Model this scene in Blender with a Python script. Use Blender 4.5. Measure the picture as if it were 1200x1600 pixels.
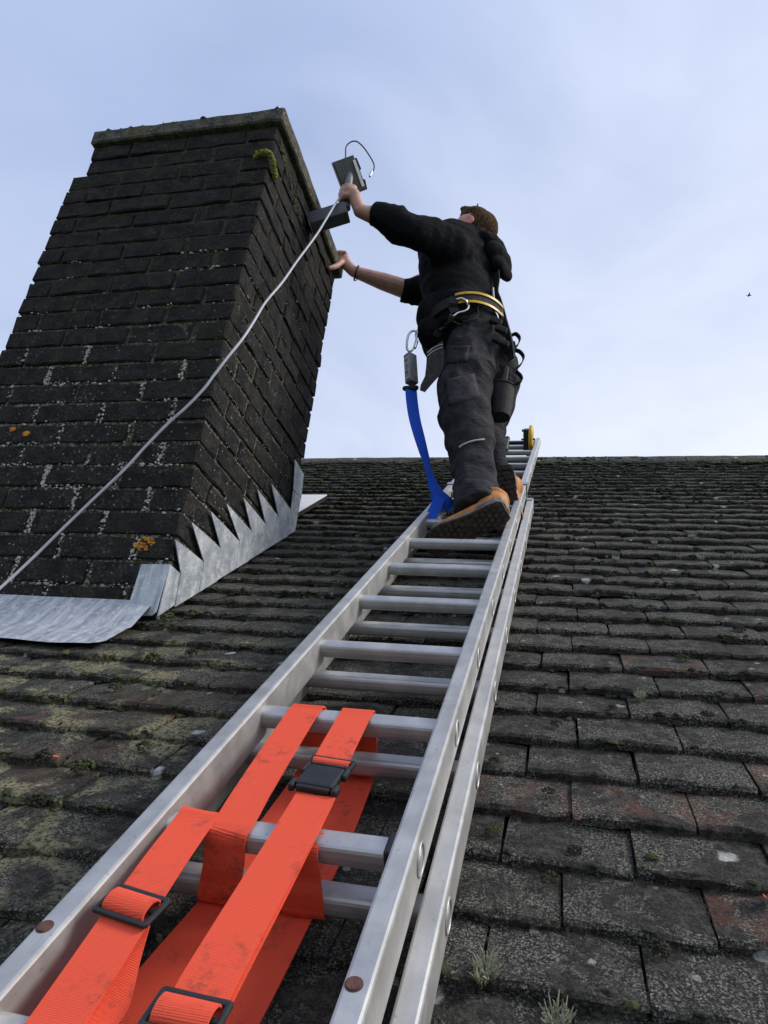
import bpy, bmesh, math, random
import numpy as np
from mathutils import Vector, Matrix, noise

for _o in list(bpy.data.objects):
    bpy.data.objects.remove(_o, do_unlink=True)
scene = bpy.context.scene
COL = scene.collection
RNG = random.Random(11)

# ------------------------------------------------------------------ camera
F_PX = 1131.36                       # focal length in pixels of a 1200 x 1600 frame
RC = np.array([[0.971059, 0.211463, 0.111034],
               [0.011770, 0.421954, -0.906541],
               [-0.238551, 0.881611, 0.407253]])
cam_data = bpy.data.cameras.new('camera')
cam = bpy.data.objects.new('camera', cam_data)
COL.objects.link(cam)
cam_data.sensor_fit = 'VERTICAL'
cam_data.sensor_height = 36.0
cam_data.sensor_width = 27.0
cam_data.lens = 36.0 * F_PX / 1600.0
cam_data.clip_start = 0.02
cam_data.clip_end = 4000
r_, u_, b_ = Vector(RC[0]), -Vector(RC[1]), -Vector(RC[2])
cam.matrix_world = Matrix(((r_.x, u_.x, b_.x, 0), (r_.y, u_.y, b_.y, 0), (r_.z, u_.z, b_.z, 0), (0, 0, 0, 1)))
scene.camera = cam

# ------------------------------------------------------------------ world, sun, exposure
SUN_DIR = Vector((0.72, 0.10, 0.66)).normalized()      # towards the sun
sun_el = math.asin(SUN_DIR.z)
sun_az = math.atan2(SUN_DIR.x, SUN_DIR.y)
world = bpy.data.worlds.new('World')
scene.world = world
world.use_nodes = True
wn = world.node_tree
wn.nodes.clear()
w_out = wn.nodes.new('ShaderNodeOutputWorld')
w_bg = wn.nodes.new('ShaderNodeBackground')
w_sky = wn.nodes.new('ShaderNodeTexSky')
w_sky.sky_type = 'NISHITA'
w_sky.sun_disc = False
w_sky.sun_elevation = sun_el
w_sky.sun_rotation = sun_az
w_sky.altitude = 100
w_sky.air_density = 1.0
w_sky.dust_density = 2.0
w_sky.ozone_density = 1.5
w_tc = wn.nodes.new('ShaderNodeTexCoord')
w_map = wn.nodes.new('ShaderNodeMapping')
w_map.inputs['Scale'].default_value = (1.0, 1.0, 1.9)
w_map.inputs['Rotation'].default_value = (0.15, 0.1, 0.9)
w_n1 = wn.nodes.new('ShaderNodeTexNoise')
w_n1.inputs['Scale'].default_value = 1.9
w_n1.inputs['Detail'].default_value = 9
w_n1.inputs['Roughness'].default_value = 0.52
w_n1.inputs['Distortion'].default_value = 0.5
w_r1 = wn.nodes.new('ShaderNodeValToRGB')
w_r1.color_ramp.elements[0].position = 0.30
w_r1.color_ramp.elements[0].color = (0.62, 0.62, 0.62, 1)
w_r1.color_ramp.elements[1].position = 0.72
w_r1.color_ramp.elements[1].color = (0.95, 0.95, 0.95, 1)
# thin high cloud: brighter towards the horizon and towards the veiled sun
w_sep = wn.nodes.new('ShaderNodeSeparateXYZ')
w_ramp2 = wn.nodes.new('ShaderNodeMapRange')
w_ramp2.inputs['From Min'].default_value = 0.20
w_ramp2.inputs['From Max'].default_value = 0.85
w_ramp2.inputs['To Min'].default_value = 1.0
w_ramp2.inputs['To Max'].default_value = 0.0
w_dot = wn.nodes.new('ShaderNodeVectorMath')
w_dot.operation = 'DOT_PRODUCT'
w_dot.inputs[1].default_value = (0.85, 0.46, 0.25)
w_mr3 = wn.nodes.new('ShaderNodeMapRange')
w_mr3.inputs['From Min'].default_value = 0.0
w_mr3.inputs['From Max'].default_value = 1.0
w_add = wn.nodes.new('ShaderNodeMath')
w_add.operation = 'ADD'
w_mul = wn.nodes.new('ShaderNodeMath')
w_mul.operation = 'MULTIPLY'
w_mul.inputs[1].default_value = 0.5
w_cc = wn.nodes.new('ShaderNodeValToRGB')
w_cc.color_ramp.elements[0].position = 0.10
w_cc.color_ramp.elements[0].color = (0.43, 0.515, 0.745, 1)
w_cc.color_ramp.elements[1].position = 0.90
w_cc.color_ramp.elements[1].color = (0.90, 0.915, 0.965, 1)
w_sc = wn.nodes.new('ShaderNodeVectorMath')
w_sc.operation = 'SCALE'
w_sc.inputs['Scale'].default_value = 7.7
w_mix = wn.nodes.new('ShaderNodeMixRGB')
L = wn.links.new
L(w_tc.outputs['Generated'], w_map.inputs['Vector'])
L(w_map.outputs['Vector'], w_n1.inputs['Vector'])
L(w_n1.outputs['Fac'], w_r1.inputs['Fac'])
L(w_tc.outputs['Generated'], w_sep.inputs[0])
L(w_sep.outputs['Z'], w_ramp2.inputs['Value'])
L(w_tc.outputs['Generated'], w_dot.inputs[0])
L(w_dot.outputs['Value'], w_mr3.inputs['Value'])
L(w_ramp2.outputs['Result'], w_add.inputs[0])
L(w_mr3.outputs['Result'], w_add.inputs[1])
L(w_add.outputs[0], w_mul.inputs[0])
w_n2 = wn.nodes.new('ShaderNodeMath'); w_n2.operation = 'MULTIPLY_ADD'
w_n2.inputs[1].default_value = 0.35
L(w_n1.outputs['Fac'], w_n2.inputs[0]); L(w_mul.outputs[0], w_n2.inputs[2])
w_n3 = wn.nodes.new('ShaderNodeMath'); w_n3.operation = 'SUBTRACT'
w_n3.inputs[1].default_value = 0.17
L(w_n2.outputs[0], w_n3.inputs[0])
L(w_n3.outputs[0], w_cc.inputs['Fac'])
L(w_cc.outputs['Color'], w_sc.inputs[0])
L(w_r1.outputs['Color'], w_mix.inputs['Fac'])
L(w_sky.outputs['Color'], w_mix.inputs['Color1'])
L(w_sc.outputs['Vector'], w_mix.inputs['Color2'])
L(w_mix.outputs['Color'], w_bg.inputs['Color'])
w_bg.inputs['Strength'].default_value = 0.10
L(w_bg.outputs[0], w_out.inputs['Surface'])

sun_data = bpy.data.lights.new('sun', 'SUN')
sun_data.energy = 1.5
sun_data.angle = math.radians(18)
sun_data.color = (1.0, 0.95, 0.87)
sun = bpy.data.objects.new('sun', sun_data)
COL.objects.link(sun)
sun.rotation_euler = SUN_DIR.to_track_quat('Z', 'Y').to_euler()
sun.location = SUN_DIR * 30

vs = scene.view_settings
vs.view_transform = 'Standard'
vs.look = 'None'
vs.exposure = 0.75
vs.gamma = 1.0
vs.use_curve_mapping = False

# ------------------------------------------------------------------ frames
TH = 0.6359                                   # roof pitch, 36.4 degrees
U = np.array([1.0, 0, 0])
S = np.array([0, math.cos(TH), math.sin(TH)])
N = np.array([0, -math.sin(TH), math.cos(TH)])
HR = 0.622                                    # roof surface below the eye, measured square to the slope

def uvn(u, v, n):
    return U * u + S * v + N * n

def at(x, y, Y):                              # the point at horizontal distance Y seen at (x, y)
    d = RC.T @ np.array([(x - 600) / F_PX, (y - 800) / F_PX, 1.0])
    return d * Y / d[1]

def to_px(P):
    c = RC @ np.asarray(P, float)
    return 600 + F_PX * c[0] / c[2], 800 + F_PX * c[1] / c[2], c[2]

# ------------------------------------------------------------------ object helpers
def new_mesh(name, verts, faces, mat=None, smooth=False):
    me = bpy.data.meshes.new(name)
    me.from_pydata([tuple(map(float, v)) for v in verts], [], [tuple(map(int, f)) for f in faces])
    me.update()
    if mat:
        me.materials.append(mat)
    if smooth:
        me.polygons.foreach_set('use_smooth', [True] * len(me.polygons))
    return me

def link(name, me, parent=None, keep_world=True):
    o = bpy.data.objects.new(name, me)
    COL.objects.link(o)
    if parent is not None:
        o.parent = parent
        if keep_world:
            o.matrix_parent_inverse = basis(parent).inverted()
    return o

def basis(o):
    m = Matrix.LocRotScale(o.location, o.rotation_euler, o.scale)
    if o.parent is not None:
        m = basis(o.parent) @ o.matrix_parent_inverse @ m
    return m

def part(name, vf, mat, parent=None, smooth=False, local=False, label=None):
    me = new_mesh(name, vf[0], vf[1], mat, smooth)
    o = link(name, me, parent, keep_world=not local)
    if label:
        o['label'] = label
    return o

def tag(o, label=None, cat=None, group=None, kind=None):
    if label: o['label'] = label
    if cat: o['category'] = cat
    if group: o['group'] = group
    if kind: o['kind'] = kind
    return o

def thing(name, label, cat, loc=(0, 0, 0), rot=(0, 0, 0), group=None):
    o = bpy.data.objects.new(name, None)
    o.empty_display_size = 0.05
    COL.objects.link(o)
    o.location = Vector([float(a) for a in loc])
    o.rotation_euler = rot
    return tag(o, label, cat, group)

# ------------------------------------------------------------------ shape helpers (verts, faces)
def merge(*vfs):
    V, F_ = [], []
    for v, f in vfs:
        o = len(V)
        V += [tuple(a) for a in v]
        F_ += [tuple(i + o for i in g) for g in f]
    return V, F_

def box(c, s, axes=None, bev=0.0):
    c = np.asarray(c, float); h = np.asarray(s, float) / 2
    A = np.eye(3) if axes is None else np.asarray(axes, float)
    if bev <= 0:
        P = [c + A.T @ (h * np.array(q)) for q in ((-1,-1,-1),(1,-1,-1),(1,1,-1),(-1,1,-1),(-1,-1,1),(1,-1,1),(1,1,1),(-1,1,1))]
        return P, [(0,3,2,1),(4,5,6,7),(0,1,5,4),(1,2,6,5),(2,3,7,6),(3,0,4,7)]
    bm = bmesh.new()
    bmesh.ops.create_cube(bm, size=1.0)
    for v in bm.verts:
        v.co = Vector((v.co.x * 2 * h[0], v.co.y * 2 * h[1], v.co.z * 2 * h[2]))
    bmesh.ops.bevel(bm, geom=bm.edges[:], offset=bev, segments=2, profile=0.5, affect='EDGES')
    bm.verts.index_update()
    V = [c + A.T @ np.array(v.co) for v in bm.verts]
    Fs = [tuple(v.index for v in f.verts) for f in bm.faces]
    bm.free()
    return V, Fs

def rings_to_mesh(rings, cap=True, closed=True):
    n = len(rings[0]); V = []; Fs = []
    for r in rings:
        V += [tuple(p) for p in r]
    for i in range(len(rings) - 1):
        for j in range(n if closed else n - 1):
            k = (j + 1) % n
            Fs.append((i*n + j, i*n + k, (i+1)*n + k, (i+1)*n + j))
    if cap and closed:
        Fs.append(tuple(reversed(range(n))))
        Fs.append(tuple((len(rings)-1)*n + j for j in range(n)))
    return V, Fs

def frames(P):
    P = [np.asarray(p, float) for p in P]
    T = []
    for i in range(len(P)):
        a = P[max(i-1, 0)]; b = P[min(i+1, len(P)-1)]
        t = b - a; T.append(t / (np.linalg.norm(t) + 1e-12))
    ref = np.array([0, 0, 1.0]) if abs(T[0][2]) < 0.9 else np.array([1.0, 0, 0])
    A = []; a = np.cross(T[0], ref); a /= np.linalg.norm(a)
    for t in T:
        a = a - t * (a @ t); a /= np.linalg.norm(a); A.append(a.copy())
    return P, T, A, [np.cross(t, a) for t, a in zip(T, A)]

def tube(P, r, n=10, cap=True):
    P, T, A, B = frames(P)
    if np.isscalar(r): r = [r] * len(P)
    rings = [[P[i] + r[i] * (math.cos(2*math.pi*j/n) * A[i] + math.sin(2*math.pi*j/n) * B[i]) for j in range(n)] for i in range(len(P))]
    return rings_to_mesh(rings, cap)

def capsule(P, r, n=12):                      # tube with rounded ends
    P = [np.asarray(p, float) for p in P]
    if np.isscalar(r): r = [r] * len(P)
    t0 = (P[0]-P[1]) / (np.linalg.norm(P[0]-P[1]) + 1e-12); t1 = (P[-1]-P[-2]) / (np.linalg.norm(P[-1]-P[-2]) + 1e-12)
    Q = [P[0] + t0*r[0]*s for s in (0.99, 0.85, 0.5)] + P + [P[-1] + t1*r[-1]*s for s in (0.5, 0.85, 0.99)]
    rr = [r[0]*0.12, r[0]*0.52, r[0]*0.86] + list(r) + [r[-1]*0.86, r[-1]*0.52, r[-1]*0.12]
    return tube(Q, rr, n)

def spline(P, k=6):
    P = [np.asarray(p, float) for p in P]
    if len(P) < 3:
        return [P[0] + (P[1]-P[0]) * i / k for i in range(k+1)]
    Q = [2*P[0]-P[1]] + P + [2*P[-1]-P[-2]]; out = []
    for i in range(1, len(Q)-2):
        for j in range(k):
            t = j / k; a, b, c, d = Q[i-1], Q[i], Q[i+1], Q[i+2]
            out.append(0.5*((2*b)+(-a+c)*t+(2*a-5*b+4*c-d)*t*t+(-a+3*b-3*c+d)*t**3))
    out.append(P[-1])
    return out

def interp(vals, k=6):
    return [float(x[0]) for x in spline([np.array([v]) for v in vals], k)]

def ribbon(P, W, w, th=0.0025, k=1):          # flat webbing: centre line P, width directions W
    P = [np.asarray(p, float) for p in P]
    W = [np.asarray(q, float) for q in W]
    if k > 1:
        P = spline(P, k); W = spline(W, k)
    rings = []
    for i in range(len(P)):
        a = P[max(i-1, 0)]; b = P[min(i+1, len(P)-1)]
        t = (b-a) / (np.linalg.norm(b-a) + 1e-12)
        d = W[i] - t*(W[i] @ t); d /= np.linalg.norm(d)
        n_ = np.cross(t, d)
        ww = w if np.isscalar(w) else w[i]
        rings.append([P[i]-d*ww/2-n_*th/2, P[i]+d*ww/2-n_*th/2, P[i]+d*ww/2+n_*th/2, P[i]-d*ww/2+n_*th/2])
    return rings_to_mesh(rings)

def disc(c, axis, r, h, n=20, r2=None):
    c = np.asarray(c, float); axis = np.asarray(axis, float); axis = axis/np.linalg.norm(axis)
    r2 = r if r2 is None else r2
    return tube([c - axis*h/2, c + axis*h/2], [r, r2], n)

def sphere(c, rad, axes=None, nu=16, nv=10):
    A = np.eye(3) if axes is None else np.asarray(axes, float)
    rad = np.ones(3)*rad if np.isscalar(rad) else np.asarray(rad, float)
    rings = []
    for i in range(nv+1):
        ph = math.pi*(0.01 + 0.98*i/nv)
        rings.append([np.asarray(c) + A.T @ (rad*np.array([math.sin(ph)*math.cos(2*math.pi*j/nu), math.sin(ph)*math.sin(2*math.pi*j/nu), -math.cos(ph)])) for j in range(nu)])
    return rings_to_mesh(rings)

def torus(c, ax, R_, r, n=24, m=8, a0=0.0, a1=2*math.pi, sx=1.0):
    c = np.asarray(c, float); ax = np.asarray(ax, float); ax /= np.linalg.norm(ax)
    ref = np.array([0, 0, 1.0]) if abs(ax[2]) < 0.9 else np.array([1.0, 0, 0])
    a = np.cross(ax, ref); a /= np.linalg.norm(a); b = np.cross(ax, a)
    full = abs(a1-a0-2*math.pi) < 1e-6
    P = [c + R_*(math.cos(a0+(a1-a0)*i/n)*a*sx + math.sin(a0+(a1-a0)*i/n)*b) for i in range(n + (0 if full else 1))]
    if not full:
        return tube(P, r, m)
    rings = []
    for i in range(n):
        t = a0 + 2*math.pi*i/n
        d = math.cos(t)*a*sx + math.sin(t)*b
        rings.append([P[i] + r*(math.cos(2*math.pi*j/m)*d + math.sin(2*math.pi*j/m)*ax) for j in range(m)])
    rings.append(rings[0])
    return rings_to_mesh(rings, cap=False)

def prism(poly, axis, h):                     # polygon (3d points) pushed along axis by h
    ax = np.asarray(axis, float)*h
    A = [np.asarray(p, float) for p in poly]; n = len(A)
    V = A + [p + ax for p in A]
    return V, [tuple(reversed(range(n))), tuple(range(n, 2*n))] + [(i, (i+1) % n, n+(i+1) % n, n+i) for i in range(n)]

def fix_normals(o):
    bm = bmesh.new(); bm.from_mesh(o.data)
    bmesh.ops.recalc_face_normals(bm, faces=bm.faces[:])
    bm.to_mesh(o.data); bm.free()

# ------------------------------------------------------------------ materials
class NT:
    def __init__(self, name):
        self.m = bpy.data.materials.new(name); self.m.use_nodes = True
        self.t = self.m.node_tree
        self.b = self.t.nodes['Principled BSDF']
        self.geo = self.t.nodes.new('ShaderNodeNewGeometry')
        self.pos = self.geo.outputs['Position']
        self.rnd = self.geo.outputs['Random Per Island']
    def node(self, typ, **kw):
        n = self.t.nodes.new(typ)
        for k, v in kw.items(): setattr(n, k, v)
        return n
    def set(self, sock, v):
        if isinstance(v, bpy.types.NodeSocket): self.t.links.new(v, sock)
        elif isinstance(v, (tuple, list)) and len(v) == 3 and sock.type == 'RGBA': sock.default_value = (*v, 1)
        else: sock.default_value = v
    def math(self, op, a, b=0.0, clamp=False):
        n = self.node('ShaderNodeMath', operation=op, use_clamp=clamp)
        self.set(n.inputs[0], a); self.set(n.inputs[1], b); return n.outputs[0]
    def vmath(self, op, a, b):
        n = self.node('ShaderNodeVectorMath', operation=op)
        self.set(n.inputs[0], a)
        self.set(n.inputs['Scale'] if op == 'SCALE' else n.inputs[1], b); return n.outputs[0]
    def noise(self, scale, detail=4, rough=0.55, vec=None, dist=0.0):
        n = self.node('ShaderNodeTexNoise')
        self.set(n.inputs['Vector'], vec or self.pos)
        n.inputs['Scale'].default_value = scale; n.inputs['Detail'].default_value = detail
        n.inputs['Roughness'].default_value = rough; n.inputs['Distortion'].default_value = dist
        return n.outputs['Fac']
    def voro(self, scale, vec=None, rand=1.0, out='Distance'):
        n = self.node('ShaderNodeTexVoronoi')
        self.set(n.inputs['Vector'], vec or self.pos); n.inputs['Scale'].default_value = scale
        n.inputs['Randomness'].default_value = rand
        return n.outputs[out]
    def step(self, v, a, b, lo=0.0, hi=1.0):
        n = self.node('ShaderNodeMapRange', interpolation_type='SMOOTHSTEP')
        self.set(n.inputs['Value'], v)
        for k, q in (('From Min', a), ('From Max', b), ('To Min', lo), ('To Max', hi)): self.set(n.inputs[k], q)
        return n.outputs['Result']
    def ramp(self, v, stops):
        n = self.node('ShaderNodeValToRGB'); cr = n.color_ramp
        while len(cr.elements) < len(stops): cr.elements.new(0.5)
        for e, (p, c) in zip(cr.elements, stops): e.position = p; e.color = (*c, 1)
        self.set(n.inputs['Fac'], v); return n.outputs['Color']
    def mix(self, fac, a, b, blend='MIX'):
        n = self.node('ShaderNodeMixRGB', blend_type=blend)
        self.set(n.inputs['Fac'], fac); self.set(n.inputs['Color1'], a); self.set(n.inputs['Color2'], b)
        return n.outputs['Color']
    def bump(self, h, strength=0.5, dist=0.01, prev=None):
        n = self.node('ShaderNodeBump'); n.inputs['Strength'].default_value = strength
        n.inputs['Distance'].default_value = dist; self.set(n.inputs['Height'], h)
        if prev is not None: self.set(n.inputs['Normal'], prev)
        return n.outputs['Normal']
    def sep(self, vec=None):
        n = self.node('ShaderNodeSeparateXYZ'); self.set(n.inputs[0], vec or self.pos); return n.outputs
    def mapping(self, vec, scale=(1,1,1), rot=(0,0,0)):
        n = self.node('ShaderNodeMapping'); self.set(n.inputs['Vector'], vec)
        n.inputs['Scale'].default_value = scale; n.inputs['Rotation'].default_value = rot; return n.outputs[0]
    def obj(self):
        return self.node('ShaderNodeTexCoord').outputs['Object']
    def fin(self, color=None, rough=None, metal=None, normal=None, spec=None):
        if color is not None: self.set(self.b.inputs['Base Color'], color)
        if rough is not None: self.set(self.b.inputs['Roughness'], rough)
        if metal is not None: self.set(self.b.inputs['Metallic'], metal)
        if normal is not None: self.set(self.b.inputs['Normal'], normal)
        if spec is not None: self.set(self.b.inputs['Specular IOR Level'], spec)
        return self.m

M = {}
def simple(name, col, rough=0.6, metal=0.0, var=0.25, scale=40, bump=0.0, bscale=200, spec=0.4):
    q = NT(name)
    nz = q.noise(scale, 5)
    c = q.mix(q.step(nz, 0.3, 0.7), tuple(a*(1-var) for a in col), tuple(min(1, a*(1+var)) for a in col))
    nm = q.bump(q.noise(bscale, 4), bump, 0.004) if bump > 0 else None
    M[name] = q.fin(c, rough, metal, nm, spec)
    return M[name]

# --- clay roof tiles, crusted with lichen
q = NT('roof_tile')
cmb = q.node('ShaderNodeCombineXYZ'); q.set(cmb.inputs[0], q.math('MULTIPLY', q.rnd, 9.0)); q.set(cmb.inputs[1], q.math('MULTIPLY', q.rnd, 23.0))
off = q.vmath('ADD', q.pos, cmb.outputs[0])
base = q.ramp(q.rnd, [(0.0, (0.026, 0.023, 0.021)), (0.35, (0.017, 0.0165, 0.0165)), (0.7, (0.034, 0.027, 0.023)), (1.0, (0.021, 0.020, 0.019))])
base = q.mix(q.step(q.noise(30, 6, vec=off), 0.35, 0.7), q.mix(0.5, base, (0.012, 0.012, 0.012)), base)
red = q.math('MULTIPLY', q.step(q.noise(11, 5, 0.6, vec=off), 0.46, 0.58), q.math('MULTIPLY', q.step(q.math('FRACT', q.math('MULTIPLY', q.rnd, 37.0)), 0.68, 0.78), q.step(q.sep()[1], 2.2, 1.6)))
rv = q.node('ShaderNodeValue'); rv.name = 'bare_clay'; rv.outputs[0].default_value = 0.0
red = q.math('MAXIMUM', red, q.math('MULTIPLY', rv.outputs[0], q.step(q.noise(17, 6, 0.70, vec=off), 0.48, 0.57)))
base = q.mix(q.math('MULTIPLY', red, 0.8), base, (0.115, 0.046, 0.031))
grain = q.math('MAXIMUM', q.step(q.noise(300, 5, 0.75), 0.51, 0.56), q.math('MULTIPLY', q.step(q.voro(240), 0.42, 0.25), q.step(q.noise(120, 3, 0.6), 0.45, 0.55)))
grain2 = q.step(q.noise(520, 2, 0.6), 0.45, 0.62)
patch = q.math('ADD', 0.12, q.math('MULTIPLY', 0.88, q.step(q.noise(11, 6, 0.70, vec=off, dist=0.8), 0.44, 0.56)))
crust = q.math('MULTIPLY', q.math('MULTIPLY', patch, grain), q.math('ADD', 0.65, q.math('MULTIPLY', grain2, 0.35)))
base = q.mix(q.math('MULTIPLY', crust, 0.95), base, (0.400, 0.400, 0.345))
base = q.mix(q.math('MULTIPLY', q.step(q.noise(60, 5, 0.7), 0.48, 0.60), 0.42), base, (0.105, 0.105, 0.086))
# sulphur-coloured crust on the courses beside the chimney
sx = q.sep()
near_ch = q.math('MULTIPLY', q.step(sx[0], -0.35, -0.85), q.step(sx[1], 1.75, 1.35))
yel = q.math('MULTIPLY', q.math('MULTIPLY', q.step(q.noise(8, 6, 0.6, vec=off, dist=0.4), 0.49, 0.56), near_ch), q.step(q.noise(150, 3, 0.6), 0.38, 0.55))
base = q.mix(q.math('MULTIPLY', yel, 0.9), base, (0.36, 0.33, 0.19))
brn = q.math('MULTIPLY', q.step(q.noise(5, 4, 0.6, vec=off), 0.52, 0.60), near_ch)
base = q.mix(q.math('MULTIPLY', brn, 0.35), base, (0.105, 0.058, 0.040))
# green film of moss near the chimney side
grn = q.math('MULTIPLY', q.step(q.noise(16, 5, 0.65), 0.54, 0.68), q.step(sx[0], 0.1, -0.9))
base = q.mix(q.math('MULTIPLY', grn, 0.55), base, (0.055, 0.070, 0.020))
# round white lichen rosettes
wd = q.math('ADD', q.voro(8.5), q.math('MULTIPLY', q.math('SUBTRACT', q.noise(70, 4), 0.5), 0.16))
gate = q.step(q.sep(q.voro(8.5, out='Color'))[0], 0.42, 0.48)
white = q.math('MULTIPLY', q.step(wd, 0.125, 0.075), gate)
base = q.mix(q.math('MULTIPLY', white, 0.9), base, (0.56, 0.57, 0.53))
wd2 = q.math('ADD', q.voro(26), q.math('MULTIPLY', q.math('SUBTRACT', q.noise(160, 3), 0.5), 0.25))
white2 = q.math('MULTIPLY', q.step(wd2, 0.16, 0.10), q.step(q.sep(q.voro(26, out='Color'))[1], 0.62, 0.66))
base = q.mix(q.math('MULTIPLY', white2, 0.75), base, (0.42, 0.43, 0.39))
hgt = q.math('ADD', q.math('MULTIPLY', q.noise(230, 4, 0.65), 0.6), q.math('ADD', q.math('MULTIPLY', crust, 0.5), q.math('MULTIPLY', q.noise(45, 6, 0.6), 1.3)))
M['roof_tile'] = q.fin(base, 0.92, 0, q.bump(hgt, 1.0, 0.010), 0.25)
M['roof_tile_red'] = M['roof_tile'].copy(); M['roof_tile_red'].name = 'roof_tile_red'
M['roof_tile_red'].node_tree.nodes['bare_clay'].outputs[0].default_value = 1.0

# --- soot-dark bricks
q = NT('brick')
base = q.ramp(q.rnd, [(0.0, (0.026, 0.024, 0.025)), (0.3, (0.036, 0.032, 0.030)), (0.55, (0.022, 0.021, 0.023)), (0.84, (0.042, 0.035, 0.031)), (0.93, (0.066, 0.036, 0.030)), (1.0, (0.036, 0.032, 0.029))])
base = q.mix(q.step(q.noise(26, 6, 0.65), 0.35, 0.68), q.mix(0.6, base, (0.008, 0.008, 0.009)), base)
sz = q.sep()
base = q.mix(q.math('MULTIPLY', q.step(q.noise(18, 5, 0.6), 0.42, 0.62), 0.5), base, (0.062, 0.053, 0.045))
low = q.step(sz[2], 1.75, 0.75)
frt = q.math('ADD', 0.25, q.math('MULTIPLY', low, 0.75))
cr = q.math('MULTIPLY', q.step(q.noise(120, 4, 0.7), 0.535, 0.61), q.step(q.noise(9, 5, 0.65), 0.36, 0.60))
base = q.mix(q.math('MULTIPLY', q.math('MULTIPLY', cr, frt), 0.75), base, (0.165, 0.165, 0.145))
wd = q.math('ADD', q.voro(75), q.math('MULTIPLY', q.math('SUBTRACT', q.noise(300, 3), 0.5), 0.3))
ws = q.math('MULTIPLY', q.step(wd, 0.26, 0.17), q.step(q.sep(q.voro(75, out='Color'))[0], 0.84, 0.88))
base = q.mix(q.math('MULTIPLY', q.math('MULTIPLY', ws, frt), 0.9), base, (0.42, 0.42, 0.38))
grn = q.math('MULTIPLY', q.step(q.noise(7, 5, 0.6), 0.54, 0.68), 0.35)
base = q.mix(grn, base, (0.045, 0.045, 0.022))
hgt = q.math('ADD', q.math('MULTIPLY', q.noise(170, 5, 0.65), 0.55), q.math('ADD', q.math('MULTIPLY', q.noise(38, 6, 0.65), 1.4), q.math('MULTIPLY', cr, 0.25)))
M['brick'] = q.fin(base, 0.9, 0, q.bump(hgt, 1.0, 0.016), 0.2)

q = NT('mortar')
sz = q.sep()
low = q.step(sz[2], 1.9, 0.8)
base = q.mix(q.step(q.noise(40, 5), 0.35, 0.65), (0.030, 0.028, 0.025), (0.075, 0.068, 0.052))
base = q.mix(q.math('MULTIPLY', q.step(q.noise(12, 5, 0.6), 0.50, 0.60), 0.7), base, (0.080, 0.075, 0.026))
org = q.math('MULTIPLY', q.step(q.noise(6, 4, 0.6), 0.57, 0.64), q.step(sz[2], 0.95, 0.65))
base = q.mix(q.math('MULTIPLY', org, 0.8), base, (0.16, 0.085, 0.045))
base = q.mix(q.math('MULTIPLY', q.math('MULTIPLY', q.step(q.noise(90, 4, 0.7), 0.50, 0.58), low), 0.8), base, (0.36, 0.36, 0.31))
M['mortar'] = q.fin(base, 0.95, 0, q.bump(q.noise(150, 5, 0.7), 1.0, 0.010), 0.2)

q = NT('coping_stone')
base = q.mix(q.step(q.noise(30, 6, 0.65), 0.32, 0.68), (0.045, 0.043, 0.040), (0.15, 0.14, 0.115))
base = q.mix(q.math('MULTIPLY', q.step(q.noise(9, 5, 0.6), 0.5, 0.64), 0.5), base, (0.13, 0.12, 0.05))
base = q.mix(q.math('MULTIPLY', q.step(q.noise(140, 4, 0.7), 0.56, 0.63), 0.6), base, (0.36, 0.35, 0.31))
M['coping_stone'] = q.fin(base, 0.95, 0, q.bump(q.math('ADD', q.noise(130, 5, 0.7), q.noise(30, 5, 0.7)), 1.0, 0.010), 0.2)

# --- lead sheet
q = NT('lead')
str_ = q.noise(9, 6, 0.6, vec=q.mapping(q.pos, (7.0, 1.2, 0.7)))
base = q.mix(q.step(str_, 0.35, 0.68), (0.27, 0.30, 0.335), (0.52, 0.545, 0.575))
base = q.mix(q.math('MULTIPLY', q.step(q.noise(40, 7, 0.75), 0.50, 0.62), 0.6), base, (0.68, 0.685, 0.67))
base = q.mix(q.math('MULTIPLY', q.step(q.noise(55, 5, 0.7), 0.60, 0.72), 0.5), base, (0.17, 0.18, 0.18))
M['lead'] = q.fin(base, 0.55, 0.25, q.bump(q.math('ADD', q.noise(22, 4), q.math('MULTIPLY', q.noise(160, 4), 0.3)), 0.6, 0.009), 0.5)

# --- aluminium ladder stiles and rungs
def alu(name, stretch, tint=(0.55, 0.545, 0.53)):
    q = NT(name)
    ob = q.obj()
    fine = q.noise(60, 5, 0.65, vec=q.mapping(ob, stretch))
    blot = q.noise(22, 6, 0.6, vec=ob)
    c = q.mix(q.step(blot, 0.3, 0.72), tuple(a*0.80 for a in tint), tint)
    c = q.mix(q.math('MULTIPLY', q.step(q.noise(120, 4, 0.7, vec=ob), 0.63, 0.70), 0.55), c, (0.20, 0.19, 0.18))
    c = q.mix(q.math('MULTIPLY', q.step(fine, 0.60, 0.72), 0.35), c, (0.34, 0.33, 0.32))
    spk = q.step(q.noise(420, 3, 0.7, vec=ob), 0.58, 0.66)
    c = q.mix(q.math('MULTIPLY', spk, 0.25), c, (0.36, 0.35, 0.33))
    grime = q.math('MULTIPLY', q.step(q.noise(7, 6, 0.7, vec=q.mapping(ob, (3.0, 0.7, 2.0))), 0.50, 0.68), 0.4)
    c = q.mix(grime, c, (0.40, 0.375, 0.335))
    r = q.math('ADD', 0.46, q.math('MULTIPLY', q.step(blot, 0.25, 0.75), 0.12))
    nm = q.bump(q.math('ADD', fine, q.math('MULTIPLY', spk, 0.3)), 0.15, 0.0015)
    M[name] = q.fin(c, r, 0.72, nm, 0.5)
alu('ladder_stile', (3.0, 0.18, 3.0))
alu('ladder_rung', (0.2, 3.0, 3.0), (0.54, 0.54, 0.545))
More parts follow.
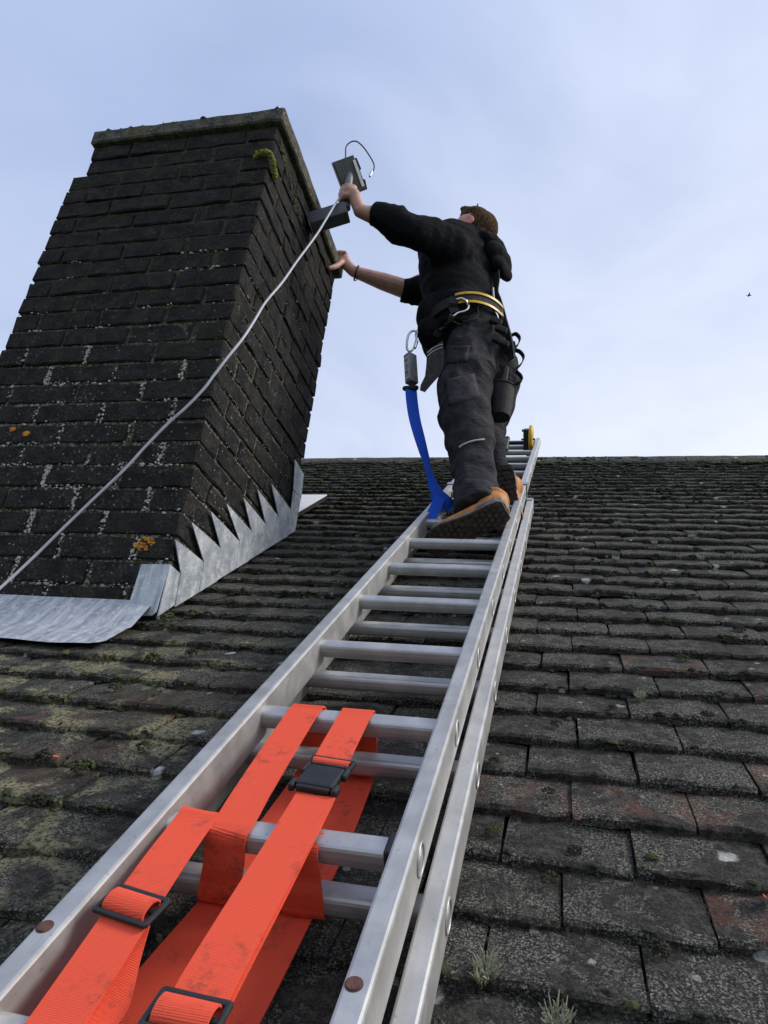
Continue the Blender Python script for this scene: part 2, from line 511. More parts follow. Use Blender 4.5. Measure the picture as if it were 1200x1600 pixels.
simple('rust', (0.105, 0.050, 0.038), 0.8, 0.2, 0.35, 90, 0.4)
simple('black_plastic', (0.020, 0.021, 0.023), 0.42, 0, 0.2, 30, 0.1)
simple('black_rubber', (0.016, 0.015, 0.015), 0.75, 0, 0.3, 60, 0.2)
simple('yellow_plastic', (0.60, 0.36, 0.008), 0.4, 0, 0.12, 60)
simple('grey_steel', (0.34, 0.35, 0.36), 0.4, 0.85, 0.15, 60)
simple('steel', (0.62, 0.62, 0.62), 0.25, 0.95, 0.1, 60)
simple('grey_paint', (0.085, 0.088, 0.10), 0.5, 0.1, 0.12, 30, 0.05)
simple('pole_paint', (0.17, 0.17, 0.19), 0.45, 0.2, 0.12, 30, 0.05)
simple('white_trim', (0.80, 0.81, 0.80), 0.5, 0, 0.03, 20)
simple('grey_cable', (0.48, 0.48, 0.53), 0.45, 0, 0.08, 30)
simple('black_cable', (0.016, 0.016, 0.018), 0.5, 0, 0.1, 30)
simple('skin', (0.47, 0.26, 0.195), 0.5, 0, 0.16, 26, 0.15, 300)
simple('ear_skin', (0.50, 0.20, 0.165), 0.5, 0, 0.1, 40)
simple('boot_leather', (0.47, 0.185, 0.045), 0.65, 0, 0.25, 35, 0.35, 160)
simple('boot_midsole', (0.165, 0.155, 0.13), 0.7, 0, 0.25, 50, 0.2)
simple('boot_sole', (0.055, 0.040, 0.034), 0.85, 0, 0.4, 60, 0.5)
simple('pack_grey', (0.16, 0.16, 0.17), 0.6, 0, 0.25, 30, 0.2)
simple('moss', (0.050, 0.058, 0.020), 0.95, 0, 0.6, 60, 0.6)
simple('moss_dark', (0.026, 0.027, 0.015), 0.95, 0, 0.6, 45, 0.6)
simple('moss_yellow', (0.19, 0.20, 0.035), 0.95, 0, 0.4, 120, 0.6)
simple('lichen_pale', (0.26, 0.27, 0.185), 0.95, 0, 0.3, 120, 0.6)
simple('lichen_white', (0.40, 0.40, 0.35), 0.95, 0, 0.4, 120, 0.6)
simple('lichen_orange', (0.50, 0.20, 0.022), 0.95, 0, 0.35, 90, 0.8, 160)
simple('leaf_orange', (0.55, 0.10, 0.03), 0.7, 0, 0.25, 90)
simple('bird_dark', (0.02, 0.02, 0.022), 0.8, 0, 0.2, 20)
simple('reflective_trim', (0.55, 0.55, 0.54), 0.45, 0, 0.1, 60)
simple('grass', (0.06, 0.09, 0.03), 0.95, 0, 0.5, 1.5, 0.3, 20)
simple('render_wall', (0.55, 0.52, 0.46), 0.9, 0, 0.1, 5, 0.3, 60)
simple('roofing_felt', (0.015, 0.015, 0.015), 0.95, 0, 0.2, 20)

q = NT('hair')
hn = q.noise(150, 4, 0.7, vec=q.mapping(q.obj(), (1.0, 1.0, 0.35)))
hc = q.mix(q.step(hn, 0.35, 0.68), (0.028, 0.016, 0.008), (0.110, 0.064, 0.033))
M['hair'] = q.fin(hc, 0.9, 0, q.bump(hn, 0.8, 0.006), 0.1)

q = NT('hoodie_fabric')
w1 = q.noise(13, 3, 0.5, vec=q.mapping(q.pos, (1.0, 1.0, 1.7), (0.3, 0.6, 0.2)), dist=0.9)
c = q.mix(q.step(q.noise(70, 5), 0.3, 0.7), (0.0075, 0.008, 0.0105), (0.0125, 0.013, 0.0160))
nm = q.bump(w1, 0.28, 0.03); nm = q.bump(q.noise(420, 3), 0.35, 0.002, nm)
M['hoodie_fabric'] = q.fin(c, 0.95, 0, nm, 0.1)
q = NT('trouser_fabric')
w1 = q.noise(15, 3, 0.5, vec=q.mapping(q.pos, (1.0, 1.0, 2.2), (0.2, 0.3, 0.2)), dist=1.0)
dust = q.step(q.noise(20, 5, 0.6), 0.40, 0.70)
c = q.mix(dust, (0.0230, 0.0225, 0.0265), (0.046, 0.0440, 0.050))
nm = q.bump(w1, 0.45, 0.022); nm = q.bump(q.noise(500, 3), 0.3, 0.002, nm)
M['trouser_fabric'] = q.fin(c, 0.9, 0, nm, 0.15)
q = NT('pocket_fabric')
c = q.mix(q.step(q.noise(50, 5), 0.3, 0.7), (0.036, 0.0345, 0.039), (0.056, 0.053, 0.059))
M['pocket_fabric'] = q.fin(c, 0.9, 0, q.bump(q.noise(30, 4, dist=0.8), 0.5, 0.012), 0.15)

def webbing(name, c1, c2, dirt=0.5, axis=1):
    q = NT(name)
    ob = q.obj()
    wv = q.node('ShaderNodeTexWave', wave_type='BANDS', bands_direction='XYZ'[axis])
    q.set(wv.inputs['Vector'], ob); wv.inputs['Scale'].default_value = 170; wv.inputs['Distortion'].default_value = 0.6
    wv.inputs['Detail'].default_value = 1
    c = q.mix(q.step(wv.outputs['Fac'], 0.2, 0.8), c1, c2)
    d = q.math('MULTIPLY', q.step(q.noise(13, 6, 0.7, vec=ob), 0.50, 0.66), q.step(q.noise(90, 5, 0.75, vec=ob), 0.44, 0.60))
    c = q.mix(q.math('MULTIPLY', d, dirt), c, (0.11, 0.05, 0.035))
    nm = q.bump(q.math('ADD', wv.outputs['Fac'], q.math('MULTIPLY', q.noise(500, 3, vec=ob), 0.8)), 0.3, 0.0010)
    M[name] = q.fin(c, 0.75, 0, nm, 0.25)
webbing('orange_webbing', (0.74, 0.078, 0.036), (0.82, 0.100, 0.050), 0.6)
webbing('blue_webbing', (0.010, 0.075, 0.50), (0.014, 0.095, 0.62), 0.25)
webbing('black_webbing', (0.014, 0.014, 0.016), (0.028, 0.028, 0.031), 0.1)
# ================================================================== the roof
GROUND_Z = -5.6
part_ground = part('ground', ([(-400, -400, GROUND_Z), (400, -400, GROUND_Z), (400, 400, GROUND_Z), (-400, 400, GROUND_Z)], [(0, 1, 2, 3)]), M['grass'])
tag(part_ground, kind='structure')

V_EAVE, V_RIDGE, G = -0.62, 4.70, 0.1035
T_TILE = 0.0150
deck_n = -HR - 0.050
c2, s2 = math.cos(2*TH), math.sin(2*TH)
def back_slope(d, n):                         # (v, n) of a point d metres down the rear slope
    return V_RIDGE + 0.02 + d*c2 + n*s2, deck_n - d*s2 + n*c2
bv, bn = back_slope(5.3, 0)
roof = part('roof', ([(-6, V_EAVE, deck_n), (6, V_EAVE, deck_n), (6, V_RIDGE+0.02, deck_n), (-6, V_RIDGE+0.02, deck_n), (6, bv, bn), (-6, bv, bn)],
                     [(0, 1, 2, 3), (3, 2, 4, 5)]), M['roofing_felt'])
roof.rotation_euler = (TH, 0, 0)
tag(roof, kind='structure')
# the house walls under the eaves
wy0 = uvn(0, V_EAVE + 0.3, deck_n); wyb = uvn(0, *back_slope(4.9, 0))
zt = min(wy0[2], wyb[2]) - 0.08
hw = part('house_wall', box((0, (wy0[1]+wyb[1])/2, (zt+GROUND_Z)/2), (11.4, wyb[1]-wy0[1], zt-GROUND_Z)), M['render_wall'])
tag(hw, kind='structure')

def wave(u, v):
    return 0.006*noise.noise(Vector((u*1.1, v*0.9, 3.7))) + 0.003*noise.noise(Vector((u*4.0, v*3.0, 9.1)))
def wave_v(u, k):
    return 0.007*noise.noise(Vector((u*1.4, k*0.37, 1.3))) + 0.004*noise.noise(Vector((u*5.0, k*1.7, 6.2)))

def tile_shape(seed, w=0.1615, l=0.170, t=T_TILE):
    rg = random.Random(seed)
    xs = [-0.5, -0.34, -0.17, 0.0, 0.16, 0.33, 0.5]
    ys = [0.0, 0.005, 0.055, 1.0]
    V = []
    tail = [rg.uniform(-0.0042, 0.0036) for _ in xs]
    if rg.random() < 0.25: tail[rg.choice((0, 6))] += 0.009
    for j, y in enumerate(ys):
        for i, x in enumerate(xs):
            camber = 0.0030*(1 - 4*x*x)
            yy = y if j < 3 else l
            yy += tail[i] if j < 2 else 0.0
            zz = camber + rg.uniform(-0.0014, 0.0016) - (0.0048 if j == 0 else 0.0)
            V.append((x*w + rg.uniform(-0.0007, 0.0007) - (math.copysign(0.0012, x) if j == 0 and abs(x) > 0.4 else 0), yy, zz))
    n = len(xs); m = len(ys)
    Fs = [(j*n+i, j*n+i+1, (j+1)*n+i+1, (j+1)*n+i) for j in range(m-1) for i in range(n-1)]
    b0 = len(V)
    for i, x in enumerate(xs):
        V.append((x*w, tail[i] + rg.uniform(-0.001, 0.003), -t + 0.0025*(1-4*x*x)))
    V += [(-0.5*w, l, -t), (0.5*w, l, -t)]
    for i in range(n-1):
        Fs.append((b0+i, b0+i+1, i+1, i))
    Fs.append((b0, 0, n, 2*n, 3*n, b0+n)); Fs.append((b0+n-1, b0+n+1, 3*n+n-1, 2*n+n-1, n+n-1, n-1))
    return V, Fs
tile_vf = [tile_shape(100+i) for i in range(14)]
tile_me = [new_mesh('roof_tile', v, f, M['roof_tile']) for v, f in tile_vf]
tilt = -math.atan(T_TILE / G)

tiles = []
k = 0
TW = 0.1650
while True:
    v0 = V_EAVE + 0.01 + k*G
    if v0 > V_RIDGE - 0.13: break
    rg = random.Random(500 + k)
    u = -6.0 + (TW/2 if k % 2 else 0) + rg.uniform(-0.012, 0.012)
    while u < 5.9:
        w = TW + rg.uniform(-0.0025, 0.0025)
        uc = u + w/2; vc = v0 + wave_v(uc, k) + rg.uniform(-0.0022, 0.0022)
        u += w
        if -1.80 < uc < -1.07 and 1.625 < v0 < 2.53: continue
        n0 = -HR + wave(uc, vc) + rg.uniform(-0.0015, 0.0015)
        rot = (tilt + rg.uniform(-0.012, 0.012), rg.uniform(-0.016, 0.016), rg.uniform(-0.011, 0.011))
        if rg.random() < 0.05: rot = (rot[0], rot[1]*2.2, rot[2]*2.5)
        tiles.append((uc, vc, n0, rot, rg.randrange(14), k))
    k += 1
NCOURSE = k
def seen(t):
    P = uvn(t[0], t[1], t[2]); x, y, d = to_px(P)
    if d < 0.2 or not (-60 < x < 1260 and 700 < y < 1680): return False
    if x < 478 and P[0] < -1.0 and t[1] > 1.6: return False
    return True
vis = sorted([t for t in tiles if seen(t)], key=lambda t: float(np.linalg.norm(uvn(t[0], t[1], t[2]))))
single = set(id(t) for t in vis[:300])
BV, BF = [], []
def nearest_tile(x, y):
    d = RC.T @ np.array([(x-600)/F_PX, (y-800)/F_PX, 1.0]); P = d*(-HR/(d @ N)); uu, vv = P @ U, P @ S
    return id(min(vis, key=lambda t: (t[0]-uu)**2 + (t[1]+0.05-vv)**2))
clay = {nearest_tile(*p) for p in ((810, 1240), (960, 1255), (1120, 1270), (1160, 1460), (1010, 1038), (1185, 1075), (640, 1005), (190, 1100), (60, 1130))}
for t in tiles:
    mtx = Matrix.LocRotScale(Vector(t[:3]), None, None) @ Matrix.Rotation(t[3][2], 4, 'Z') @ Matrix.Rotation(t[3][1], 4, 'Y') @ Matrix.Rotation(t[3][0], 4, 'X')
    if id(t) in single:
        o = bpy.data.objects.new('roof_tile', tile_me[t[4]])
        COL.objects.link(o); o.parent = roof
        o.location = t[:3]; o.rotation_euler = t[3]
        if id(t) in clay:                     # spalled tiles showing the red clay
            o.material_slots[0].link = 'OBJECT'; o.material_slots[0].material = M['roof_tile_red']
    else:
        v, f = tile_vf[t[4]]; b = len(BV)
        BV += [tuple(mtx @ Vector(p)) for p in v]
        BF += [tuple(i + b for i in g) for g in f]
far_tiles = part('distant_roof_tiles', (BV, BF), M['roof_tile'], roof, local=True)
tag(far_tiles, kind='stuff')

# ridge tiles along the top
prof = [(4.575, -0.634), (4.578, -0.612), (4.600, -0.603), (4.66, -0.597), (4.70, -0.595), (4.725, -0.605), (4.745, -0.66), (4.760, -0.712), (4.745, -0.715), (4.70, -0.622)]
u = -6.0; i = 0
while u < 6.0:
    rg = random.Random(900 + i)
    l = 0.448; dn = rg.uniform(-0.003, 0.003); dv = rg.uniform(-0.004, 0.004)
    rings = []
    for s in range(7):
        uu = u + 0.003 + (l-0.006)*s/6
        rings.append([(uu, v + dv + rg.uniform(-0.0015, 0.0015), n + dn + rg.uniform(-0.0018, 0.0018)) for v, n in prof])
    o = part('ridge_tile', rings_to_mesh(rings), M['roof_tile'], roof, local=True)
    fix_normals(o)
    u += l; i += 1

# moss and crust on tile edges
ICO_V, ICO_F = None, None
_bm = bmesh.new(); bmesh.ops.create_icosphere(_bm, subdivisions=1, radius=1.0)
_bm.verts.index_update(); ICO_V = np.array([v.co[:] for v in _bm.verts]); ICO_F = [tuple(v.index for v in f.verts) for f in _bm.faces]; _bm.free()
def blobs(items, seed=1):                     # items: (centre, radius xyz)
    rg = np.random.RandomState(seed); V = []; Fs = []
    for c, r in items:
        J = ICO_V * (1 + rg.uniform(-0.28, 0.28, (len(ICO_V), 1))) * np.asarray(r)
        b = len(V); V += [tuple(p) for p in (J + np.asarray(c))]
        Fs += [tuple(i + b for i in g) for g in ICO_F]
    return V, Fs
rg = random.Random(77)
gi, di = [], []
for t in vis:
    if t[1] > 4.5: continue
    P = uvn(t[0], t[1], t[2]); px, py, dep = to_px(P)
    left = px < 700
    m = noise.noise(Vector((t[0]*2.3, t[1]*2.0, 5.5)))
    cnt = int(max(0, (13 if left else 10) * (0.75 + m*1.3)))
    for _ in range(cnt):
        x = t[0] + rg.uniform(-0.08, 0.08); r = rg.uniform(0.0020, 0.0050)*(1.0 + 0.18*dep)
        low = rg.random() < 0.45
        if rg.random() < 0.22:               # moss plugging the upright joint
            x = t[0] + 0.0825 + rg.uniform(-.003, .003); y = t[1] + rg.uniform(0.0, 0.095); z = t[2] - 0.003 - (y - t[1])*0.145
            di.append(((x, y, z), (r*0.8, r*1.6, r*0.7))); continue
        y = t[1] + (rg.uniform(-0.006, 0.0) if low else rg.uniform(-0.002, 0.010))
        z = t[2] + (-0.013 if low else 0.0015)
        (gi if (left and rg.random() < 0.55) or rg.random() < 0.12 else di).append(((x, y, z), (r*rg.uniform(1.0, 2.2), r*rg.uniform(0.8, 1.5), r*0.75)))
for i in range(900):                          # green bead along the foot of the ridge tiles
    x = rg.uniform(-2.2, 2.6)
    if noise.noise(Vector((x*1.6, 2.0, 0.4))) + rg.uniform(-0.3, 0.3) > 0.0:
        r = rg.uniform(0.007, 0.015)
        (gi if rg.random() < 0.75 else di).append(((x, 4.572 + rg.uniform(-0.014, 0.010), -HR + rg.uniform(-0.006, 0.006)), (r*1.5, r, r*0.6)))
for i in range(260):
    x = rg.uniform(-2.2, 2.6)
    if noise.noise(Vector((x*1.1, 7.0, 0.4))) > 0.12:
        r = rg.uniform(0.006, 0.013)
        gi.append(((x, 4.60 + rg.uniform(-0.01, 0.10), -0.599), (r*1.5, r*1.4, r*0.6)))
o = part('edge_moss', blobs(gi, 3), M['moss'], roof, local=True); tag(o, kind='stuff')
o = part('edge_moss', blobs(di, 4), M['moss_dark'], roof, local=True); tag(o, kind='stuff')

def on_roof(x, y, h=HR):
    d = RC.T @ np.array([(x-600)/F_PX, (y-800)/F_PX, 1.0]); P = d*(-h/(d @ N))
    return P @ U, P @ S
def moss_cushion(x, y, size, mat, label, group, name='moss_cushion', seed=0):
    u, v = on_roof(x, y); rg = random.Random(seed)
    items = []
    for i in range(60):
        a = rg.uniform(0, 6.28); d = size*math.sqrt(rg.random())
        h = math.sqrt(max(0, 1-(d/size)**2))*size*0.85
        r = size*rg.uniform(0.13, 0.24)
        items.append(((d*math.cos(a)*1.15, d*math.sin(a), h*rg.uniform(0.4, 1.0)), (r, r, r)))
    o = part(name, blobs(items, seed), mat, None)
    o.location = Vector(uvn(u, v, -HR + 0.0005)); o.rotation_euler = (TH, 0, 0)
    return tag(o, label, 'moss', group)
def lichen_tuft(x, y, size, seed, label, group):
    u, v = on_roof(x, y); rg = random.Random(seed); vf = []
    for i in range(70):
        a = rg.uniform(0, 6.28); d = size*0.5*math.sqrt(rg.random())
        b = np.array([d*math.cos(a)*0.8, d*math.sin(a)*1.1, 0]); lean = np.array([math.cos(a)*0.5, math.sin(a)*0.5 + 0.25, 1.0])
        h = size*rg.uniform(0.25, 0.75)
        mid = b + lean*h*0.5; tip = b + lean*h + np.array([rg.uniform(-.3, .3), rg.uniform(-.3, .3), 0])*h
        vf.append(tube([b, mid, tip], [size*0.035, size*0.045, size*0.02], 5))
        t2 = mid + np.array([rg.uniform(-.5, .5), rg.uniform(-.5, .5), 0.4])*h*0.5
        vf.append(tube([mid, t2], [size*0.035, size*0.018], 5))
    o = part('lichen_tuft', merge(*vf), M['lichen_pale'], None)
    o.location = Vector(uvn(u, v, -HR - 0.002)); o.rotation_euler = (TH, 0, 0)
    return tag(o, label, 'lichen', group)
gr = 'moss cushions on the tiles right of the ladder'
lb = 'small dark green moss cushion on bare roof tiles right of the ladder'
for i, (x, y, s, mm) in enumerate([(1018, 1343, .0075, 'moss'), (897, 1330, .0085, 'moss_dark'), (858, 1238, .008, 'moss_dark'), (770, 1300, .009, 'moss'),
        (772, 1190, .008, 'moss_dark'), (1105, 1118, .010, 'moss_dark'), (956, 1108, .008, 'moss'), (860, 1375, .010, 'moss_dark'), (1030, 1485, .010, 'moss_dark'),
        (805, 1015, .010, 'moss'), (1035, 970, .011, 'moss'), (985, 955, .010, 'moss_dark'), (930, 893, .011, 'moss'), (1066, 1030, .011, 'moss'), (1155, 985, .012, 'moss_dark'), (868, 1132, .009, 'moss_dark')]):
    moss_cushion(x, y, s, M[mm], lb, gr, seed=40+i)
gl = 'moss cushions on the tiles between chimney and ladder'
ll = 'green moss cushion on yellow-crusted roof tiles between chimney and ladder'
for i, (x, y, s, mm) in enumerate([(240, 1030, .016, 'moss'), (300, 1022, .013, 'moss_dark'), (180, 1075, .012, 'moss'), (70, 1182, .014, 'moss_dark'), (130, 1200, .016, 'moss'), (225, 1168, .012, 'moss'), (60, 1255, .014, 'moss_dark'), (180, 1155, .010, 'moss_dark'), (262, 968, .018, 'moss'), (300, 960, .014, 'moss'), (640, 790, .022, 'moss'), (655, 783, .018, 'moss_dark')]):
    moss_cushion(x, y, s, M[mm], ll, gl, seed=80+i)
lichen_tuft(758, 1522, 0.026, 5, 'tall pale green lichen tuft in the lowest tile joints beside the ladder', None)
lichen_tuft(870, 1600, 0.022, 6, 'pale lichen tuft cut off by the lower edge of the roof tiles', None)
for i, (x, y) in enumerate([(780, 845), (806, 820), (965, 820), (1022, 850), (1140, 868), (870, 842), (745, 850), (1018, 895), (912, 862), (1095, 873), (962, 875), (790, 785), (1080, 840), (1000, 1090)]):
    lichen_tuft(x, y, 0.017 + 0.005*random.Random(i).random(), 20+i, 'tiny pale lichen tuft on the upper courses of the bare slope', 'lichen tufts on the upper courses')

# two fallen leaves
def leaf(x, y, size, rz, label):
    u, v = on_roof(x, y)
    P = [(-1, 0, 0), (-0.55, 0.35, .12), (0, 0.45, .18), (0.6, 0.3, .10), (1.1, 0, .02), (0.6, -0.32, .12), (0, -0.42, .2), (-0.5, -0.34, .10), (0, 0, 0)]
    V = [(a*size, b*size, c*size) for a, b, c in P]; V2 = [(a, b, c + 0.0006) for a, b, c in V]
    Fs = [(8, (i+1) % 8, i) for i in range(8)] + [(17, 9+i, 9+(i+1) % 8) for i in range(8)] + [(i, (i+1) % 8, 9+(i+1) % 8, 9+i) for i in range(8)]
    o = part('fallen_leaf', (V + V2, Fs), M['leaf_orange'], None)
    o.location = Vector(uvn(u, v, -HR + 0.004)); o.rotation_euler = (TH, 0.1, rz)
    tag(o, label, 'leaf')
leaf(88, 1186, 0.006, 0.4, 'tiny orange leaf fragment on mossy tiles left of the ladder')
leaf(1196, 1408, 0.010, 1.2, 'bright orange fallen leaf on a reddish tile right of the ladder')

# ================================================================== the chimney
CX0, CX1, CY0, CY1 = -1.850, -1.030, 1.668, 2.450
CH = 0.0748
Z1 = 0.839
chim = thing('chimney_stack', 'soot-black brick chimney stack with stone coping and lead flashing', 'chimney', ((CX0+CX1)/2, (CY0+CY1)/2, 0.40))
def roof_z(Y): return (Y*math.sin(TH) - HR) / math.cos(TH)
core = part('mortar', merge(box(((CX0+CX1)/2, (CY0+CY1)/2, 1.255), (CX1-CX0-0.013, CY1-CY0-0.013, 1.84)),
                            box(((CX0+0.055+CX1)/2, (CY0+CY1)/2, 2.2565), (CX1-CX0-0.055-0.013, CY1-CY0-0.013, 0.165))), M['mortar'], chim)

def brick_shape(seed, L=0.230, W=0.107, H=0.0650):
    rg = random.Random(seed)
    bm = bmesh.new(); bmesh.ops.create_cube(bm, size=1.0)
    for v in bm.verts: v.co = Vector((v.co.x*L, v.co.y*W, v.co.z*H))
    es = [e for e in bm.edges if abs((e.verts[0].co - e.verts[1].co).x) > 0.1]
    bmesh.ops.subdivide_edges(bm, edges=es, cuts=4, use_grid_fill=True)
    bmesh.ops.bevel(bm, geom=[e for e in bm.edges if len(e.link_faces) == 2 and e.link_faces[0].normal.dot(e.link_faces[1].normal) < 0.5], offset=0.0042, segments=1, affect='EDGES')
    for v in bm.verts:
        d = 0.0030
        v.co += Vector((rg.uniform(-d, d), rg.uniform(-d, d), rg.uniform(-d*0.8, d*0.8)))
    bm.verts.index_update()
    r = [tuple(v.co) for v in bm.verts], [tuple(v.index for v in f.verts) for f in bm.faces]
    bm.free(); return r
brick_vf = [brick_shape(300+i) for i in range(10)]
brick_me = [new_mesh('brick', v, f, M['brick']) for v, f in brick_vf]
hid_v, hid_f = [], []
rg = random.Random(42)
def put_brick(c, L_, rz, H_=0.0650, hidden=False):
    i = rg.randrange(10)
    loc = Vector((c[0], c[1], c[2])); rot = (rg.uniform(-.030, .030), rg.uniform(-.012, .012), rz + rg.uniform(-.014, .014))
    sc = Vector((L_/0.230 * (1 if rg.random() < .5 else -1), (1 if rg.random() < .5 else -1), (H_ + rg.uniform(-.002, .002))/0.0650))
    if sc.x*sc.y < 0: sc.x *= -1
    if hidden:
        mt = Matrix.LocRotScale(loc, Matrix.Rotation(rz, 3, 'Z'), sc)
        b = len(hid_v); v, f = brick_vf[i]
        hid_v.extend(tuple(mt @ Vector(p)) for p in v); hid_f.extend(tuple(j + b for j in g) for g in f)
        return
    o = bpy.data.objects.new('brick', brick_me[i]); COL.objects.link(o)
    o.parent = chim; o.matrix_parent_inverse = basis(chim).inverted()
    o.location = loc; o.rotation_euler = rot; o.scale = sc
JT = 0.0100
for k in range(-6, 20):
    z = Z1 + (k + 0.5)*CH
    A = (k % 2 != 0)
    x0 = CX0 if k < 18 else CX0 + 0.055
    rough = 0.0026 if k < 6 else 0.0046
    def jit(): return rg.uniform(-rough, rough)
    # front face
    if z + 0.04 > roof_z(CY0) - 0.02:
        edges = [CX1] + ([CX1 - 0.119 - 0.2425*i for i in range(6)] if A else [CX1 - 0.2425*(i+1) for i in range(6)])
        edges = [e + (rg.uniform(-.004, .004) if i else 0) for i, e in enumerate(edges) if e > x0 + 0.05] + [x0 - JT]
        for i in range(len(edges)-1):
            a, b = edges[i], edges[i+1]
            if A and i == 0: continue                      # the header end of a side stretcher
            put_brick(((a + b + JT)/2 - (JT if i else 0)/2, CY0 + 0.0535 + jit(), z), a - b - JT - (0 if i == 0 else 0), 0.0)
    # right face
    edges = [CY0] + ([CY0 + 0.2385*(i+1) for i in range(5)] if A else [CY0 + 0.119 + 0.2385*i for i in range(5)])
    edges = [e + (rg.uniform(-.004, .004) if i else 0) for i, e in enumerate(edges) if e < CY1 - 0.05] + [CY1 + JT]
    for i in range(len(edges)-1):
        a, b = edges[i], edges[i+1]
        if (not A) and i == 0: continue
        if z + 0.04 < roof_z(a) - 0.03: continue
        put_brick((CX1 - 0.0535 + jit(), (a + b - JT)/2, z), b - a - JT, math.pi/2)
    # left and rear faces
    yy = CY0 + 0.125
    while yy < CY1 - 0.08:
        put_brick((x0 + 0.0535 + jit(), yy + 0.10 + (0.05 if A else 0), z), 0.19, math.pi/2, hidden=True); yy += 0.2045
    xx = x0 + 0.01
    while xx < CX1 - 0.15:
        put_brick((xx + 0.115, CY1 - 0.0535 + jit(), z), 0.228, 0.0, hidden=True); xx += 0.2405
o = part('unseen_brickwork', (hid_v, hid_f), M['brick'], chim); tag(o, kind='stuff')

# coping slab
bm = bmesh.new(); bmesh.ops.create_cube(bm, size=1.0)
cx0, cx1, cy0, cy1, cz0, cz1 = -1.816, -1.009, 1.647, 2.480, 2.340, 2.404
for v in bm.verts: v.co = Vector(((cx0+cx1)/2 + v.co.x*(cx1-cx0), (cy0+cy1)/2 + v.co.y*(cy1-cy0), (cz0+cz1)/2 + v.co.z*(cz1-cz0)))
bmesh.ops.subdivide_edges(bm, edges=[e for e in bm.edges if e.calc_length() > 0.2], cuts=14, use_grid_fill=True)
bmesh.ops.bevel(bm, geom=[e for e in bm.edges if len(e.link_faces) == 2 and e.link_faces[0].normal.dot(e.link_faces[1].normal) < 0.5], offset=0.006, segments=1, affect='EDGES')
for v in bm.verts:
    nz = noise.noise_vector(v.co*14.0)*0.0026 + noise.noise_vector(v.co*45.0)*0.0016
    v.co += nz
me = bpy.data.meshes.new('coping_slab'); bm.to_mesh(me); bm.free(); me.materials.append(M['coping_stone'])
link('coping_slab', me, chim)
it = []
for i in range(26):
    x = rg.uniform(-1.80, -1.40) if i < 18 else rg.uniform(-1.40, -1.03); r = rg.uniform(0.004, 0.011)
    it.append(((x, 1.652 + rg.uniform(0, 0.03), 2.404), (r*1.3, r, r*0.7)))
o = part('coping_moss', blobs(it, 8), M['moss_dark'], chim); tag(o, kind='stuff')

# white and grey lichen beads growing out of the joints
it = []
for i in range(3600):
    k = rg.randrange(-6, 13)
    zj = Z1 + k*CH
    wgt = 1.0 if k < 6 else 0.35
    x = rg.uniform(-1.85, -1.04)
    if noise.noise(Vector((x*6.0, zj*5.0, 2.2))) + rg.uniform(-0.22, 0.22) < 0.16 or rg.random() > wgt: continue
    r = rg.uniform(0.0011, 0.0034)*rg.choice((0.7, 1.0, 1.3))
    it.append(((x, CY0 - 0.0005, zj + rg.uniform(-0.007, 0.008)), (r*1.5, r*0.8, r)))
for i in range(2000):
    k = rg.randrange(-6, 7); A = k % 2 != 0
    x = (CX1 - 0.119 - 0.2425*rg.randrange(0, 4)) if A else (CX1 - 0.2425*rg.randrange(1, 4))
    z = Z1 + (k + rg.random())*CH
    if noise.noise(Vector((x*5.0, k*1.9, 4.2))) + rg.uniform(-0.3, 0.3) < 0.05: continue
    r = rg.uniform(0.0014, 0.0040)
    it.append(((x + rg.uniform(-0.010, 0.008), CY0 - 0.0005, z), (r*1.3, r*0.8, r*1.2)))
for i in range(900):
    k = rg.randrange(-2, 15); y = rg.uniform(CY0, CY1); zj = Z1 + k*CH
    if noise.noise(Vector((y*5.0, zj*5.0, 8.2))) + rg.uniform(-0.3, 0.3) < 0.15: continue
    r = rg.uniform(0.0010, 0.0024)
    it.append(((CX1 + 0.0005, y, zj + rg.uniform(-0.006, 0.007)), (r*0.8, r*1.4, r)))
o = part('joint_lichen', blobs(it, 9), M['lichen_white'], chim); tag(o, kind='stuff')

def crust(c, nrm_axis, rx, rz, seed, mat, name='lichen_patch', label=None):
    rg = random.Random(seed); it = []
    for i in range(60):
        a = rg.uniform(0, 6.28); d = math.sqrt(rg.random()); r = rg.uniform(0.0018, 0.0042)
        p = [c[0] + rx*d*math.cos(a)*(1+0.2*math.sin(3*a)), c[1], c[2] + rz*d*math.sin(a)]
        it.append((p, (r*1.5, r*0.5, r)))
    return part(name, blobs(it, seed), mat, chim, label=label)
p = at(225, 850, CY0); crust((p[0], CY0 - 0.0015, p[2]), 1, 0.030, 0.020, 1, M['lichen_orange'], label='round bright orange lichen patch')
p = at(100, 558, CY0); crust((p[0], CY0 - 0.001, p[2]), 1, 0.009, 0.008, 2, M['lichen_orange'])
p = at(41, 678, CY0); crust((p[0], CY0 - 0.001, p[2]), 1, 0.010, 0.008, 3, M['lichen_orange'])
p = at(20, 671, CY0); crust((p[0], CY0 - 0.001, p[2]), 1, 0.008, 0.006, 4, M['lichen_orange'])
